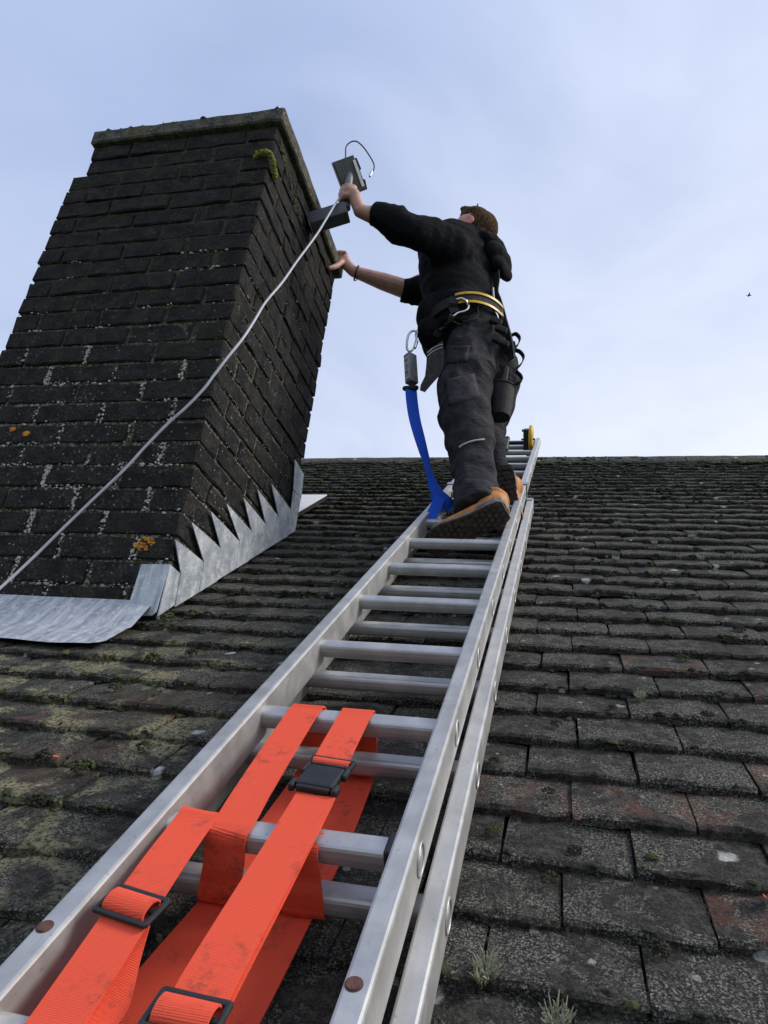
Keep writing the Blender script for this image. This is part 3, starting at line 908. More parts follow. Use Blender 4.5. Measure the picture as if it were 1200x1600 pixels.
# yellow-green moss curling round the upper corner
pts = [(-1.085, 1.660, 2.172), (-1.060, 1.652, 2.178), (-1.034, 1.650, 2.170), (-1.018, 1.664, 2.150), (-1.015, 1.690, 2.128), (-1.017, 1.708, 2.112)]
sp = spline(pts, 5); it = []
for p in sp:
    for _ in range(7):
        it.append((p + np.array([rg.uniform(-.006, .006) for _ in range(3)]), tuple(rg.uniform(.004, .008) for _ in range(3))))
part('moss_growth', blobs(it, 12), M['moss_yellow'], chim, label='yellow-green moss curling round the upper corner')
it = []
for i in range(60):
    y = rg.uniform(1.70, 2.0); z = 2.28 - (y-1.70)*0.28 + rg.uniform(-.018, .018)
    r = rg.uniform(.003, .007); it.append(((-1.027, y, z), (r*.6, r*1.4, r)))
o = part('brick_moss', blobs(it, 13), M['moss'], chim); tag(o, kind='stuff')

# lead: apron in front, steps up the side, pieces at the rear corner
def sheet(poly, axis, th=0.003, seed=0, name='lead_flashing', amp=0.0):
    o = part(name, prism(poly, axis, th), M['lead'], chim)
    fix_normals(o); return o
rg = random.Random(8)
prof = [(1.661, 0.499), (1.640, 0.474), (1.612, 0.440), (1.586, 0.4085), (1.580, 0.4025), (1.560, 0.3905), (1.530, 0.370), (1.492, 0.3425), (1.485, 0.337)]
prof2 = [(y - 0.0025, z - 0.0025) if i else (y, z - 0.003) for i, (y, z) in enumerate(prof)]
xs = [-1.98 + 0.022*i for i in range(42)] + [-1.054, -1.044]
rings = []
for i, x in enumerate(xs):
    pull = 0.0
    if x > -1.075: pull = 0.22*((x + 1.075)/0.031)**2
    row = []
    for j, (y, z) in enumerate(prof + prof2[::-1]):
        jj = j if j < len(prof) else 2*len(prof) - 1 - j
        f = jj/(len(prof)-1)
        w = noise.noise(Vector((x*9, jj*0.7, 0.5)))*0.004*(f*0.8 + 0.15)
        yy = y + pull*f*0.085; zz = z + pull*f*0.062 + w
        row.append((x, yy, max(zz, roof_z(yy) + 0.004 + (0.002 if j < len(prof) else 0.0))))
    rings.append(row)
o = part('apron_flashing', rings_to_mesh(rings), M['lead'], chim, smooth=False); fix_normals(o)
XL = CX1 + 0.0055
# wrapped corner piece
fx = [(-1.108, 0.600), (-1.0245, 0.602), (-1.0245, 0.466), (-1.034, 0.456), (-1.090, 0.452), (-1.103, 0.475), (-1.110, 0.500)]
corner_front = prism([(x, 1.6585 - (0.602 - z)*0.055, z) for x, z in fx], (0, -1, 0), 0.003)
corner_side = prism([(XL, 1.657, 0.602), (XL, 1.716, 0.598), (XL + .003, 1.722, roof_z(1.722) + 0.012), (XL + 0.004, 1.652, roof_z(1.66) + 0.004)], (1, 0, 0), 0.003)
o = part('corner_flashing', merge(corner_front, corner_side), M['lead'], chim); fix_normals(o)
val = [(1.716, .598), (1.822, .674), (1.913, .750), (2.021, .822), (2.100, .888), (2.195, .960), (2.285, 1.034), (2.385, 1.108)]
tip = [(1.650, .672), (1.707, .750), (1.801, .828), (1.883, .893), (1.991, .966), (2.078, 1.041), (2.174, 1.113)]
for i in range(7):
    (ya, za), (yt, zt_), (yb, zb) = val[i], tip[i], val[i+1]
    e = rg.uniform(0.0, 0.0025)
    m1 = ((ya*2+yt)/3, (za*2+zt_)/3)
    poly = [(XL+e, yt, zt_), (XL+e+.002, ya, za), (XL+e+.006, ya + 0.004, roof_z(ya) + 0.010), (XL+e+.006, yb + 0.006, roof_z(yb) + 0.010), (XL+e+.002, yb, zb), (XL+e, (yt+yb)/2, (zt_+zb)/2 + 0.002)]
    o = part('step_flashing', prism(poly, (1, 0, 0), 0.003), M['lead'], chim); fix_normals(o)
sheet([(XL+.001, 2.352, 1.308), (XL+.001, 2.462, 1.302), (XL+.003, 2.475, 1.196), (XL+.003, 2.384, 1.193)], (1, 0, 0), name='step_flashing')
sheet([(XL+.002, 2.384, 1.190), (XL+.002, 2.474, 1.193), (XL+.010, 2.452, roof_z(2.45)+.010), (XL+.010, 2.392, roof_z(2.392)+.010)], (1, 0, 0), name='step_flashing')
# back gutter sheet behind the stack
ga = [uvn(*on_roof(464, 774, .572), -.572), uvn(*on_roof(511, 774, .572), -.572), uvn(*on_roof(464, 802, .572), -.572)]
ga2 = [ga[0] + np.array([-0.40, 0, 0]), ga[2] + np.array([-0.40, 0, 0])]
o = part('gutter_flashing', prism([ga[0], ga[1], ga[2], ga2[1], ga2[0]], N, 0.004), M['white_trim'], chim, label='pale sheet of back gutter flashing behind the stack'); fix_normals(o)
wedge = part('gutter_board', prism([ga[2] - N*0.001, ga[1] - N*0.001, ga[1] - N*0.018, ga[2] - N*0.018], -S, 0.004), M['roofing_felt'], chim); fix_normals(wedge)
# ================================================================== the ladder
LB = np.array([-0.307, 0.16, -0.6165])
ladder = thing('extension_ladder', 'two-section aluminium extension ladder lying up the roof slope', 'ladder', uvn(*LB), (TH, 0, 0))
def lad(u, v, n): return (u - LB[0], v - LB[1], n - LB[2])
def lpart(name, vf, mat, parent=None, smooth=False, label=None):
    o = part(name, vf, mat, parent or ladder, smooth, local=True, label=label); fix_normals(o); return o
def lbox(u0, u1, v0, v1, n0, n1, bev=0.0):
    return box(lad((u0+u1)/2, (v0+v1)/2, (n0+n1)/2), (u1-u0, v1-v0, n1-n0), None, bev)
UP_L, UP_R = (-0.4705, -0.4445), (-0.1715, -0.1455)
LO_L, LO_R = (-0.5005, -0.4745), (-0.1415, -0.1155)
N_UT, N_UB, N_LT, N_LB = -0.4970, -0.5570, -0.5600, -0.6150
R0, RS = 0.403, 0.2815
rails = {}
for nm, (a, b), v0, v1, nt, nb in (('ul', UP_L, 0.20, 4.92, N_UT, N_UB), ('ur', UP_R, 0.20, 4.92, N_UT, N_UB), ('ll', LO_L, 0.16, 3.04, N_LT, N_LB), ('lr', LO_R, 0.16, 3.04, N_LT, N_LB)):
    rails[nm] = lpart('stile', lbox(a, b, v0, v1, nb, nt, 0.0035), M['ladder_stile'])
    lpart('end_cap', lbox(a-.001, b+.001, v0-.006, v0+.02, nb-.0005, nt+.001, 0.002), M['black_plastic'], rails[nm])
def rung_vf(u0, u1, v, n):
    sec = []
    for i in range(20):
        a = 2*math.pi*i/20; c, s = math.cos(a), math.sin(a)
        e = 0.55 if s > 0 else 0.75
        sec.append((0.0165*math.copysign(abs(c)**e, c), 0.0150*math.copysign(abs(s)**e, s)))
    rings = [[lad(u, v + p[0], n + p[1]) for p in sec] for u in (u0, u1)]
    return rings_to_mesh(rings)
rung_up = []
for k in range(0, 17):
    v = R0 + RS*k
    o = lpart('rung', rung_vf(UP_L[1]-.002, UP_R[0]+.002, v, -0.5270), M['ladder_rung'], smooth=False)
    rung_up.append(o)
    for nm, ue, sx_ in (('ur', UP_R[1], 1), ('ul', UP_L[0], -1)):
        lpart('rung_socket', merge(torus(lad(ue+.0006*sx_, v, -.527), (1, 0, 0), .0175, .0016, 28, 8), disc(lad(ue+.0002*sx_, v, -.527), (1, 0, 0), .0120, .0012, 20)), M['ladder_stile'], rails[nm], smooth=True)
for k in range(0, 10):
    v = R0 + RS*k - 0.006
    lpart('rung', rung_vf(LO_L[1]-.002, LO_R[0]+.002, v, -0.5880), M['ladder_rung'])
    for nm, ue, sx_ in (('lr', LO_R[1], 1), ('ll', LO_L[0], -1)):
        lpart('rung_socket', merge(torus(lad(ue+.0006*sx_, v, -.588), (1, 0, 0), .0175, .0016, 28, 8), disc(lad(ue+.0002*sx_, v, -.588), (1, 0, 0), .0120, .0012, 20)), M['ladder_stile'], rails[nm], smooth=True)
def bolt(x, y, rail):
    u, v = on_roof(x, y, .497)
    lpart('bolt_head', merge(disc(lad(u, v, -.4965), (0, 0, 1), .0074, .0018, 22, .0064), disc(lad(u, v, -.4969), (0, 0, 1), .0080, .0006, 22)), M['rust'], rails[rail], smooth=False, label='rusty round bolt head on the stile')
bolt(70, 1448, 'ul'); bolt(553, 1538, 'ur')
u, v = on_roof(607, 1322, .52)
lpart('rung_clip', lbox(UP_R[0]-.011, UP_R[0]+.001, R0+RS-.019, R0+RS+.019, -.545, -.509, .003), M['black_plastic'])
# guide brackets at the head of the lower section
for s, up, lo in ((1, UP_R, LO_R), (-1, UP_L, LO_L)):
    uo = up[1] if s > 0 else up[0]; ui = up[0] if s > 0 else up[1]
    ulo = lo[1] if s > 0 else lo[0]
    a, b = sorted((ui - s*.002, uo + s*.0035))
    c, d = sorted((uo + s*.001, uo + s*.0045))
    e, f = sorted((uo + s*.001, ulo - s*.002))
    lpart('guide_bracket', merge(lbox(a, b, 3.000, 3.045, N_UT+.0006, N_UT+.0040), lbox(c, d, 3.000, 3.045, N_LT+.002, N_UT+.0038), lbox(e, f, 2.985, 3.030, N_LT+.0004, N_LT+.0038)), M['grey_steel'])
# hook over the ridge, with its wheel
hook = lpart('roof_hook', merge(
    lbox(-.236, -.206, 4.52, 4.60, -.555, -.405, .004),
    tube([lad(-.250, 4.565, -.470), lad(-.165, 4.565, -.470)], .006, 10),
    tube([lad(-.236, 4.56, -.415), lad(-.246, 4.56, -.415)], .008, 10),
    tube([lad(-.325, 4.30, -.505), lad(-.325, 4.42, -.455)], .013, 12), sphere(lad(-.325, 4.43, -.450), .016),
    tube([lad(-.221, 4.56, -.545), lad(-.221, 4.86, -.60), lad(-.221, 4.93, -.78)], .012, 10),
    tube([lad(-.43, 4.56, -.490), lad(-.221, 4.56, -.490)], .011, 10)), M['black_plastic'], label='black steel ridge hook')
wv, wn_ = 4.565, -.470
lpart('wheel', merge(disc(lad(-.1905, wv, wn_), (1, 0, 0), .070, .012, 32), torus(lad(-.1905, wv, wn_), (1, 0, 0), .076, .0125, 36, 12)), M['yellow_plastic'], hook, smooth=True, label='yellow plastic wheel of the ridge hook')

# ================================================================== the orange strap round the rungs
strap = thing('lashing_strap', 'bright orange webbing strap with black buckles looped round the lower rungs', 'strap', uvn(*LB), (TH, 0, 0))
def L3(P): return [np.array(lad(*p)) for p in P]
def web(P, W=(1, 0, 0), w=0.049, k=5, th=0.0022, name='webbing'):
    Wd = [W]*len(P) if not isinstance(W, list) else W
    o = part(name, ribbon(L3(P), [np.array(q, float) for q in Wd], w, th, k), M['orange_webbing'], strap, local=True); fix_normals(o); return o
v4, v5, v6 = R0 + 2*RS, R0 + RS, R0
# strand over the upper rung, left
web([(-.372, v4+.004, -.612), (-.374, v4+.020, -.590), (-.375, v4+.0205, -.530), (-.376, v4+.015, -.5105), (-.378, v4, -.5095), (-.378, v4-.02, -.5095), (-.374, .86, -.509), (-.367, .74, -.508), (-.364, v5+.012, -.5085), (-.364, v5-.010, -.5095), (-.366, v5-.0195, -.516), (-.371, v5-.020, -.55), (-.382, v5-.021, -.595), (-.384, v5-.012, -.6065), (-.384, v5+.02, -.6085)])
# far left strand with a slider
web([(-.413, v5+.019, -.545), (-.413, v5+.018, -.517), (-.412, v5+.010, -.5085), (-.411, v5-.012, -.5085), (-.405, .60, -.505), (-.398, .525, -.5035), (-.393, .46, -.505), (-.391, v6+.010, -.5080), (-.390, v6-.010, -.5090), (-.389, v6-.021, -.518), (-.389, v6-.022, -.56)], [(1, -.10, 0)]*6 + [(1, -.05, .0)]*5)
web([(-.397, .515, -.5075), (-.390, .485, -.516), (-.380, .450, -.526), (-.381, .425, -.520), (-.385, v6+.008, -.5115)], [(1, 0, -.1), (1, 0, -.25), (1, 0, -.35), (1, 0, -.2), (1, 0, 0)])
# centre strand with the side-release buckle
web([(-.297, v4+.004, -.612), (-.297, v4+.020, -.590), (-.297, v4+.0205, -.530), (-.297, v4+.015, -.5105), (-.297, v4, -.5095), (-.297, v4-.02, -.5095), (-.294, .88, -.507), (-.290, .812, -.5035)])
web([(-.284, .742, -.503), (-.284, .66, -.503), (-.284, .56, -.501), (-.283, .46, -.499), (-.282, v6+.015, -.5035), (-.281, v6-.010, -.5085), (-.281, v6-.021, -.518), (-.281, v6-.022, -.56)], w=.050)
web([(-.285, .735, -.506), (-.284, .66, -.506), (-.282, .56, -.5045), (-.281, .46, -.503), (-.281, v6+.015, -.5065)], w=.050)
# the returns under the lower rungs
web([(-.298, v4+.004, -.6125), (-.296, v4-.03, -.6135), (-.292, .80, -.6140), (-.293, v5, -.6085), (-.298, .56, -.6100), (-.304, .45, -.6090), (-.306, v6-.04, -.6080)], w=.050)
web([(-.372, v4+.004, -.6125), (-.373, v4-.03, -.6135), (-.380, .80, -.6140), (-.385, v5, -.6100), (-.402, .56, -.6105), (-.412, .45, -.6095), (-.416, v6-.04, -.6080)], w=.048)
# short wrap between the two rungs
web([(-.281, v5+.004, -.5125), (-.281, v5-.0200, -.520), (-.279, v5-.021, -.55), (-.277, v5-.022, -.595), (-.277, v5-.012, -.6070), (-.277, v5+.02, -.6075)], w=.050)

def sbox(c, s, ang=0.0, bev=.002):
    ca, sa = math.cos(ang), math.sin(ang)
    return box(lad(*c), s, [(ca, sa, 0), (-sa, ca, 0), (0, 0, 1)], bev)
def spart(name, vf, mat, parent=None, label=None):
    o = part(name, vf, mat, parent or strap, local=True, label=label); fix_normals(o); return o
# side-release buckle
bu, bv_, bn_ = -.287, .776, -.4985
an = -0.10
ca, sa = math.cos(an), math.sin(an)
def bl(x, y, z): return (bu + x*ca - y*sa, bv_ + x*sa + y*ca, bn_ + z)
bk = spart('buckle', merge(sbox(bl(0, -.004, 0), (.050, .044, .011), an, .003), sbox(bl(0, -.027, -.001), (.044, .008, .009), an, .002),
    sbox(bl(-.0275, .012, 0), (.007, .020, .010), an, .003), sbox(bl(.0275, .012, 0), (.007, .020, .010), an, .003),
    sbox(bl(-.0285, -.024, -.001), (.008, .016, .011), an, .003), sbox(bl(.0285, -.024, -.001), (.008, .016, .011), an, .003),
    sbox(bl(0, .022, .001), (.060, .0045, .007), an, .0015), sbox(bl(0, .038, .001), (.060, .0045, .007), an, .0015),
    sbox(bl(-.0285, .030, .001), (.0045, .020, .007), an, .0015), sbox(bl(.0285, .030, .001), (.0045, .020, .007), an, .0015)), M['black_plastic'], label='black side-release buckle')
hump = [bl(0, .024, .001), bl(0, .026, .0045), bl(0, .030, .0058), bl(0, .034, .0045), bl(0, .037, .001)]
spart('webbing_loop', ribbon(L3(hump), [np.array((ca, sa, 0))]*5, .049, .002, 3), M['orange_webbing'], bk)
# two sliders
def slider(u, v, n, ang, nx=0.0):
    ca, sa = math.cos(ang), math.sin(ang)
    def q_(x, y, z): return (u + x*ca - y*sa, v + x*sa + y*ca, n + z)
    s = spart('slider', merge(sbox(q_(0, .0165, 0), (.064, .006, .005), ang, .002), sbox(q_(0, -.0165, 0), (.064, .006, .005), ang, .002), sbox(q_(-.030, 0, 0), (.006, .036, .005), ang, .002), sbox(q_(.030, 0, 0), (.006, .036, .005), ang, .002), sbox(q_(0, 0, 0), (.058, .006, .004), ang, .0015)), M['black_plastic'], label='black plastic slider')
    hp = [q_(0, -.0135, -.001), q_(0, -.010, .005), q_(0, 0, .0078), q_(0, .010, .005), q_(0, .0135, -.001)]
    spart('webbing_loop', ribbon(L3(hp), [np.array((ca, sa, 0))]*5, .049, .002, 3), M['orange_webbing'], s)
slider(-.3975, .530, -.4985, -.16)
slider(-.2835, .428, -.4955, -.04)

# ================================================================== the mount on the stack
mA = at(485, 349, 2.065); mB = at(543, 331, 2.075)
mount = thing('wall_mount_bracket', 'grey steel arm and pole mount held against the chimney coping', 'bracket', mA)
ax = (mB - mA); ax /= np.linalg.norm(ax)
up = np.array([0.05, 0.0, 1.0]); sd = np.cross(up, ax); sd /= np.linalg.norm(sd); up = np.cross(ax, sd)
o = part('arm', box((mA+mB)/2, (np.linalg.norm(mB-mA), .062, .064), [ax, sd, up], .004), M['grey_paint'], mount); fix_normals(o)
o = part('wall_plate', box(mA - ax*.004, (.006, .080, .120), [ax, sd, up], .002), M['grey_paint'], mount); fix_normals(o)
pA = at(541, 326, 2.075); pB = at(547, 262, 2.075)
part('pole', tube([pA, pB], .0175, 20), M['pole_paint'], mount, smooth=False)
hc = [at(519, 254, 2.01), at(552, 242, 2.03), at(572, 296, 2.13), None]; hc[3] = hc[0] + hc[2] - hc[1]
c0 = sum(hc)/4
nn = np.cross(hc[1]-hc[0], hc[3]-hc[0]); nn /= np.linalg.norm(nn)
if nn @ c0 < 0: nn = -nn
hc = [p - nn*((p-c0) @ nn) for p in hc]
o = part('head_plate', merge(prism(hc, nn, .014), prism([c0 + (p-c0)*.9 - nn*.004 for p in hc], nn, .006)), M['grey_paint'], mount); fix_normals(o)
e1 = hc[2]-hc[1]; inn = (hc[3]-hc[2]); inn /= np.linalg.norm(inn)
w1 = hc[1] + e1*.14 + inn*.002; w2 = hc[1] + e1*.90 + inn*.004
o = part('trim_strip', prism([w1, w2, w2 + inn*.012, w1 + inn*.012], -nn, .010), M['white_trim'], mount, label='white edge strip on the mount head'); fix_normals(o)
o = part('clip_rail', prism([hc[1] + e1*.10 - inn*.010, hc[1] + e1*.42 - inn*.012, hc[1] + e1*.46 - inn*.004, hc[1] + e1*.70 - inn*.004, hc[1] + e1*.74 - inn*.012, hc[2] - inn*.006, hc[2], hc[1] + e1*.1], nn, .012), M['black_plastic'], mount); fix_normals(o)
cp = [at(540, 250, 2.04), at(540, 241, 2.05), at(541, 229, 2.06), at(548, 222, 2.065), at(557, 221, 2.07), at(567, 229, 2.08), at(577, 243, 2.09), at(584, 256, 2.09), at(584, 265, 2.09), at(580, 271, 2.09)]
cab = part('cable', tube(spline(cp, 6), .0030, 8), M['black_cable'], mount, smooth=True, label='short black cable looping up from the mount head')
part('connector', capsule([at(581, 268, 2.09), at(578, 275, 2.09)], .0062, 10), M['steel'], cab)

# grey cable from the hand down across the brickwork
cp = [at(530, 310, 2.040), at(523, 320, 2.02), at(508, 345, 1.98), at(497, 363, 1.94), at(485, 380, 1.90), at(464, 408, 1.85), at(441, 441, 1.79), at(415, 472, 1.74), at(398, 500, 1.71), at(380, 528, 1.675), at(356, 558, 1.65),
      at(333, 588, 1.645), at(318, 608, 1.645), at(290, 637, 1.645), at(262, 662, 1.645), at(226, 699, 1.645), at(195, 733, 1.645), at(150, 776, 1.642), at(100, 824, 1.635), at(50, 873, 1.620), at(0, 919, 1.590), at(-60, 970, 1.54), at(-140, 1040, 1.46)]
o = part('coaxial_cable', tube(spline(cp, 6), .0041, 10), M['grey_cable'], None, smooth=True)
tag(o, 'long pale grey cable hanging from the mount across the dark brickwork', 'cable')

# a bird far off in the sky
bc = at(1170.5, 461.5, 27.0); rt = RC[0]; upv = np.array([0, 0, 1.0]); bt = thing('bird', 'tiny dark bird flying in the pale sky', 'bird', bc)
part('body', merge(sphere(bc, (.085, .03, .026), [rt, np.cross(upv, rt), upv], 12, 8), sphere(bc + rt*.085 + upv*.008, .02, None, 8, 6), prism([bc - rt*.07, bc - rt*.13 + np.array([0, .02, 0]), bc - rt*.13 - np.array([0, .02, 0])], upv, .006)), M['bird_dark'], bt)
for s in (-1, 1):
    part('wing', prism([bc + rt*.04, bc + rt*.01 + np.array([0, .12*s, .035]), bc - rt*.03 + np.array([0, .15*s, .03]), bc - rt*.04], upv, .006), M['bird_dark'], bt)
# ================================================================== the person on the ladder
def unit(a): a = np.asarray(a, float); return a/np.linalg.norm(a)
FD = unit((-0.90, 0.42, 0.0)); LT = unit(np.cross((0, 0, 1.0), FD)); UPZ = np.array([0, 0, 1.0])
BODY = [FD, LT, UPZ]

def blob(name, vfs, mat, parent, voxel=0.006, smooth=6, disp=None, label=None):
    me = new_mesh(name + '_raw', *merge(*vfs))
    tmp = bpy.data.objects.new(name + '_raw', me); COL.objects.link(tmp)
    md = tmp.modifiers.new('r', 'REMESH'); md.mode = 'VOXEL'; md.voxel_size = voxel
    if smooth:
        ms = tmp.modifiers.new('s', 'SMOOTH'); ms.factor = 0.5; ms.iterations = smooth
    dg = bpy.context.evaluated_depsgraph_get(); dg.update()
    me2 = bpy.data.meshes.new_from_object(tmp.evaluated_get(dg))
    bpy.data.objects.remove(tmp, do_unlink=True); bpy.data.meshes.remove(me)
    me2.name = name; me2.materials.clear(); me2.materials.append(mat)
    if disp:
        nrm = [v.normal.copy() for v in me2.vertices]
        for v, nn_ in zip(me2.vertices, nrm): v.co = v.co + nn_*disp(v.co)
    me2.polygons.foreach_set('use_smooth', [True]*len(me2.polygons)); me2.update()
    o = link(name, me2, parent)
    if label: o['label'] = label
    return o
def ell_loft(secs, n=28, k=5, A=FD, B=LT, wob=0.0, seed=0.0):   # secs: (centre, rA, rB)
    C_ = spline([s[0] for s in secs], k); ra = interp([s[1] for s in secs], k); rb = interp([s[2] for s in secs], k)
    rings = []
    for i in range(len(C_)):
        ring = []
        for j in range(n):
            t = 2*math.pi*j/n
            d = math.cos(t)*ra[i]*A + math.sin(t)*rb[i]*B
            w = 1 + wob*noise.noise(Vector((math.cos(t)*1.3 + seed, math.sin(t)*1.3, i*0.55)))
            ring.append(C_[i] + d*w)
        rings.append(ring)
    return rings_to_mesh(rings)
def limb(P, r, k=6, n=18, wob=0.0, freq=1.0, seed=0.0):
    C_ = spline(P, k); rr = interp(r, k)
    C_, T, A, B = frames(C_)
    rings = []
    for i in range(len(C_)):
        ring = []
        for j in range(n):
            t = 2*math.pi*j/n
            w = 1 + wob*noise.noise(Vector((math.cos(t)*1.1 + seed, math.sin(t)*1.1 + i*0.12, i*freq)))
            ring.append(C_[i] + rr[i]*w*(math.cos(t)*A[i] + math.sin(t)*B[i]))
        rings.append(ring)
    return rings_to_mesh(rings)

# ---- boots: frame from heel point, toe direction and outward normal of the sole
def boot_frame(heel, toe, face):
    t = unit(toe - heel); nd = unit(face - t*(face @ t)); up = -nd; side = np.cross(up, t)
    return np.asarray(heel), t, side, up
toC = lambda p: unit(-np.asarray(p))
near_h, near_t = at(789, 799, 2.045), at(681, 850, 2.125)
far_h, far_t = at(785, 728, 2.400), at(796, 818, 2.450)
NB = boot_frame(near_h, near_t, toC(near_h) + np.array([0.0, 0.0, -0.50]))
FB = boot_frame(far_h, far_t, toC(far_h) + np.array([-0.12, 0, -0.02]))
def bp(fr, x, y, z): return fr[0] + fr[1]*x + fr[2]*y + fr[3]*z
near_ank = bp(NB, .105, 0, .120); far_ank = bp(FB, .065, 0, .135)

person = thing('person', 'person in black hoodie and work trousers standing on the ladder reaching to the chimney', 'person', uvn(-.30, 2.35, -.51))

# ---- joints
pel = at(744, 548, 2.46)
n_hip, n_kn = at(738, 552, 2.42), at(727, 655, 2.415)
f_hip, f_kn = at(768, 555, 2.56), at(764, 655, 2.58)
n_sh, n_el, n_wr = at(690, 382, 2.27), at(622, 360, 2.14), at(562, 330, 2.065)
f_sh, f_el, f_wr = at(708, 425, 2.62), at(637, 453, 2.545), at(552, 424, 2.445)
Hc = at(735, 362, 2.45)
HF = unit((-0.93, 0.10, 0.34)); HL = unit(np.cross(UPZ, HF)); HU = np.cross(HF, HL)
HEAD = [HF, HL, HU]
def hp(x, y, z): return Hc + HF*x + HL*y + HU*z
nk = at(737, 382, 2.46)

# ---- near hand closing round the pole
pax = unit(pB - pA)
Pc = at(543, 309, 2.075)
hw_ = unit(Pc); hcv = -hw_; hcv = unit(hcv - pax*(hcv @ pax)); hr_ = np.asarray(RC[0]); hr_ = unit(hr_ - pax*(hr_ @ pax) - hcv*(hr_ @ hcv))
def ph(r, c, a): return Pc + hr_*r + hcv*c + pax*a
near_hand = [capsule([n_wr, ph(.024, .033, -.012), ph(.004, .036, .004)], [.0255, .027, .022]),
             capsule([ph(.020, .034, .018), ph(-.010, .035, .026)], [.018, .0125]),
             capsule([ph(.020, .034, -.022), ph(-.010, .034, -.026)], [.018, .0125])]
for i, a in enumerate((.030, .010, -.010, -.029)):
    l = (1.0, 1.06, 1.0, .86)[i]
    near_hand.append(capsule([ph(.000, .034, a), ph(-.020*l, .028, a-.001), ph(-.030*l, .006, a-.003), ph(-.027*l, -.016*l, a-.004), ph(-.010, -.0275*l, a-.004), ph(.004, -.028*l, a-.004)], [.0105, .0105, .0098, .0090, .0085, .0072], 10))
near_hand.append(capsule([ph(.034, .022, -.002), ph(.036, .010, .020), ph(.030, -.008, .038), ph(.016, -.022, .046)], [.0155, .0130, .0110, .0085], 10))
# ---- far hand over the coping edge, thumb below
pal = at(536, 408, 2.432)
far_hand = [capsule([f_wr, pal], [.026, .026]), sphere(pal, (.036, .030, .036), None, 14, 9)]
for i, (dy, dz) in enumerate(((-.030, .000), (-.010, .004), (.011, .003), (.031, -.002))):
    y0 = 2.425 + dy; l = (.92, 1.05, 1.0, .82)[i]
    k0 = pal + np.array([-.006, dy*0.75, .012])
    far_hand.append(capsule([k0, np.array([-.982, y0, 2.424 + dz]), np.array([-1.006 - .006*l, y0 + .003, 2.428]), np.array([-1.012 - .028*l, y0 + .006, 2.417]), np.array([-1.010 - .046*l, y0 + .008, 2.4115])], [.0115, .0110, .0100, .0090, .0075], 10))
tb = at(514, 419, 2.335)
far_hand.append(capsule([pal + np.array([.004, -.012, -.010]), at(527, 415, 2.385), at(520, 417.5, 2.350), tb], [.0160, .0130, .0115, .0095], 10))

LEG_N = [at(738, 545, 2.43), at(729, 580, 2.39), at(725, 612, 2.35), at(727, 640, 2.325), at(729, 658, 2.31), at(733, 680, 2.295), at(738, 708, 2.27), at(741, 735, 2.25), at(743, 757, 2.23), (near_ank*0.7 + at(744, 765, 2.22)*.3), near_ank - NB[3]*.010]
LEG_F = [at(765, 548, 2.55), at(772, 590, 2.57), at(771, 625, 2.59), f_kn, at(762, 682, 2.55), at(766, 706, 2.53), far_ank - FB[3]*.005 - np.array([.030, 0, 0])]

head = [sphere(hp(-.016, 0, .020), (.098, .077, .094), HEAD, 24, 16), sphere(hp(.036, 0, -.040), (.060, .060, .080), HEAD, 20, 14),
        sphere(hp(.040, 0, -.082), (.050, .050, .036), HEAD, 16, 10), sphere(hp(.083, 0, -.104), (.020, .024, .018), HEAD),
        capsule([hp(.090, 0, -.012), hp(.104, 0, -.032), hp(.113, 0, -.050)], [.008, .010, .0125]), sphere(hp(.098, .014, -.052), .009), sphere(hp(.098, -.014, -.052), .009),
        capsule([hp(.072, -.042, .004), hp(.086, -.018, .008), hp(.086, .018, .008), hp(.072, .042, .004)], [.010, .012, .012, .010]),
        sphere(hp(.094, 0, -.072), (.010, .024, .0065), HEAD), sphere(hp(.092, 0, -.083), (.010, .021, .0065), HEAD),
        sphere(hp(.066, .040, -.036), (.022, .020, .020), HEAD), sphere(hp(.066, -.040, -.036), (.022, .020, .020), HEAD),
        capsule([hp(-.015, 0, -.06), nk], [.058, .062])]
ears = []
for s in (1, -1):
    ec = hp(-.016, .077*s, -.012); eax = [unit(HF*0.95 + HL*0.35*s*-1), unit(HL*s*0.95 + HF*0.3), HU]
    ears.append(ec)
    head += [sphere(ec, (.021, .0075, .033), eax, 14, 10), sphere(ec - HU*.022 + HF*.004, (.010, .007, .012), eax), torus(ec + HL*s*.004, HL, .021, .005, 18, 8)]
body_vf = head + near_hand + far_hand + [
    capsule([n_sh, at(662, 369, 2.205), at(636, 361, 2.155), at(613, 349, 2.125), at(596, 341, 2.105), at(584, 336.5, 2.095), n_wr], [.052, .048, .046, .044, .041, .037, .027]),
    capsule([f_sh, f_el], [.056, .046]), capsule([f_el, f_el*0.55 + f_wr*0.45, f_wr], [.046, .041, .0265]),
    ell_loft([(pel - UPZ*.03, .10, .13), (at(730, 500, 2.46), .10, .14), (at(714, 430, 2.46), .11, .15), (at(714, 395, 2.46), .10, .15), (nk, .06, .07)]),
    capsule([n_sh, f_sh], [.06, .06]),
    limb(LEG_N, [.070, .068, .062, .058, .056, .053, .048, .043, .040, .038, .036]), limb(LEG_F, [.070, .065, .056, .050, .043, .037, .034])]
body = blob('body', body_vf, M['skin'], person, 0.0042, 5)
body.data.materials.append(M['ear_skin'])
for pl in body.data.polygons:
    c = np.array(pl.center)
    if min(np.linalg.norm(c - e) for e in ears) < .034 and abs((c - Hc) @ HL) > .066: pl.material_index = 1
for s in (1, -1):
    part('eye', sphere(hp(.084, .032*s, -.010), .0115), M['white_trim'], person, smooth=True)

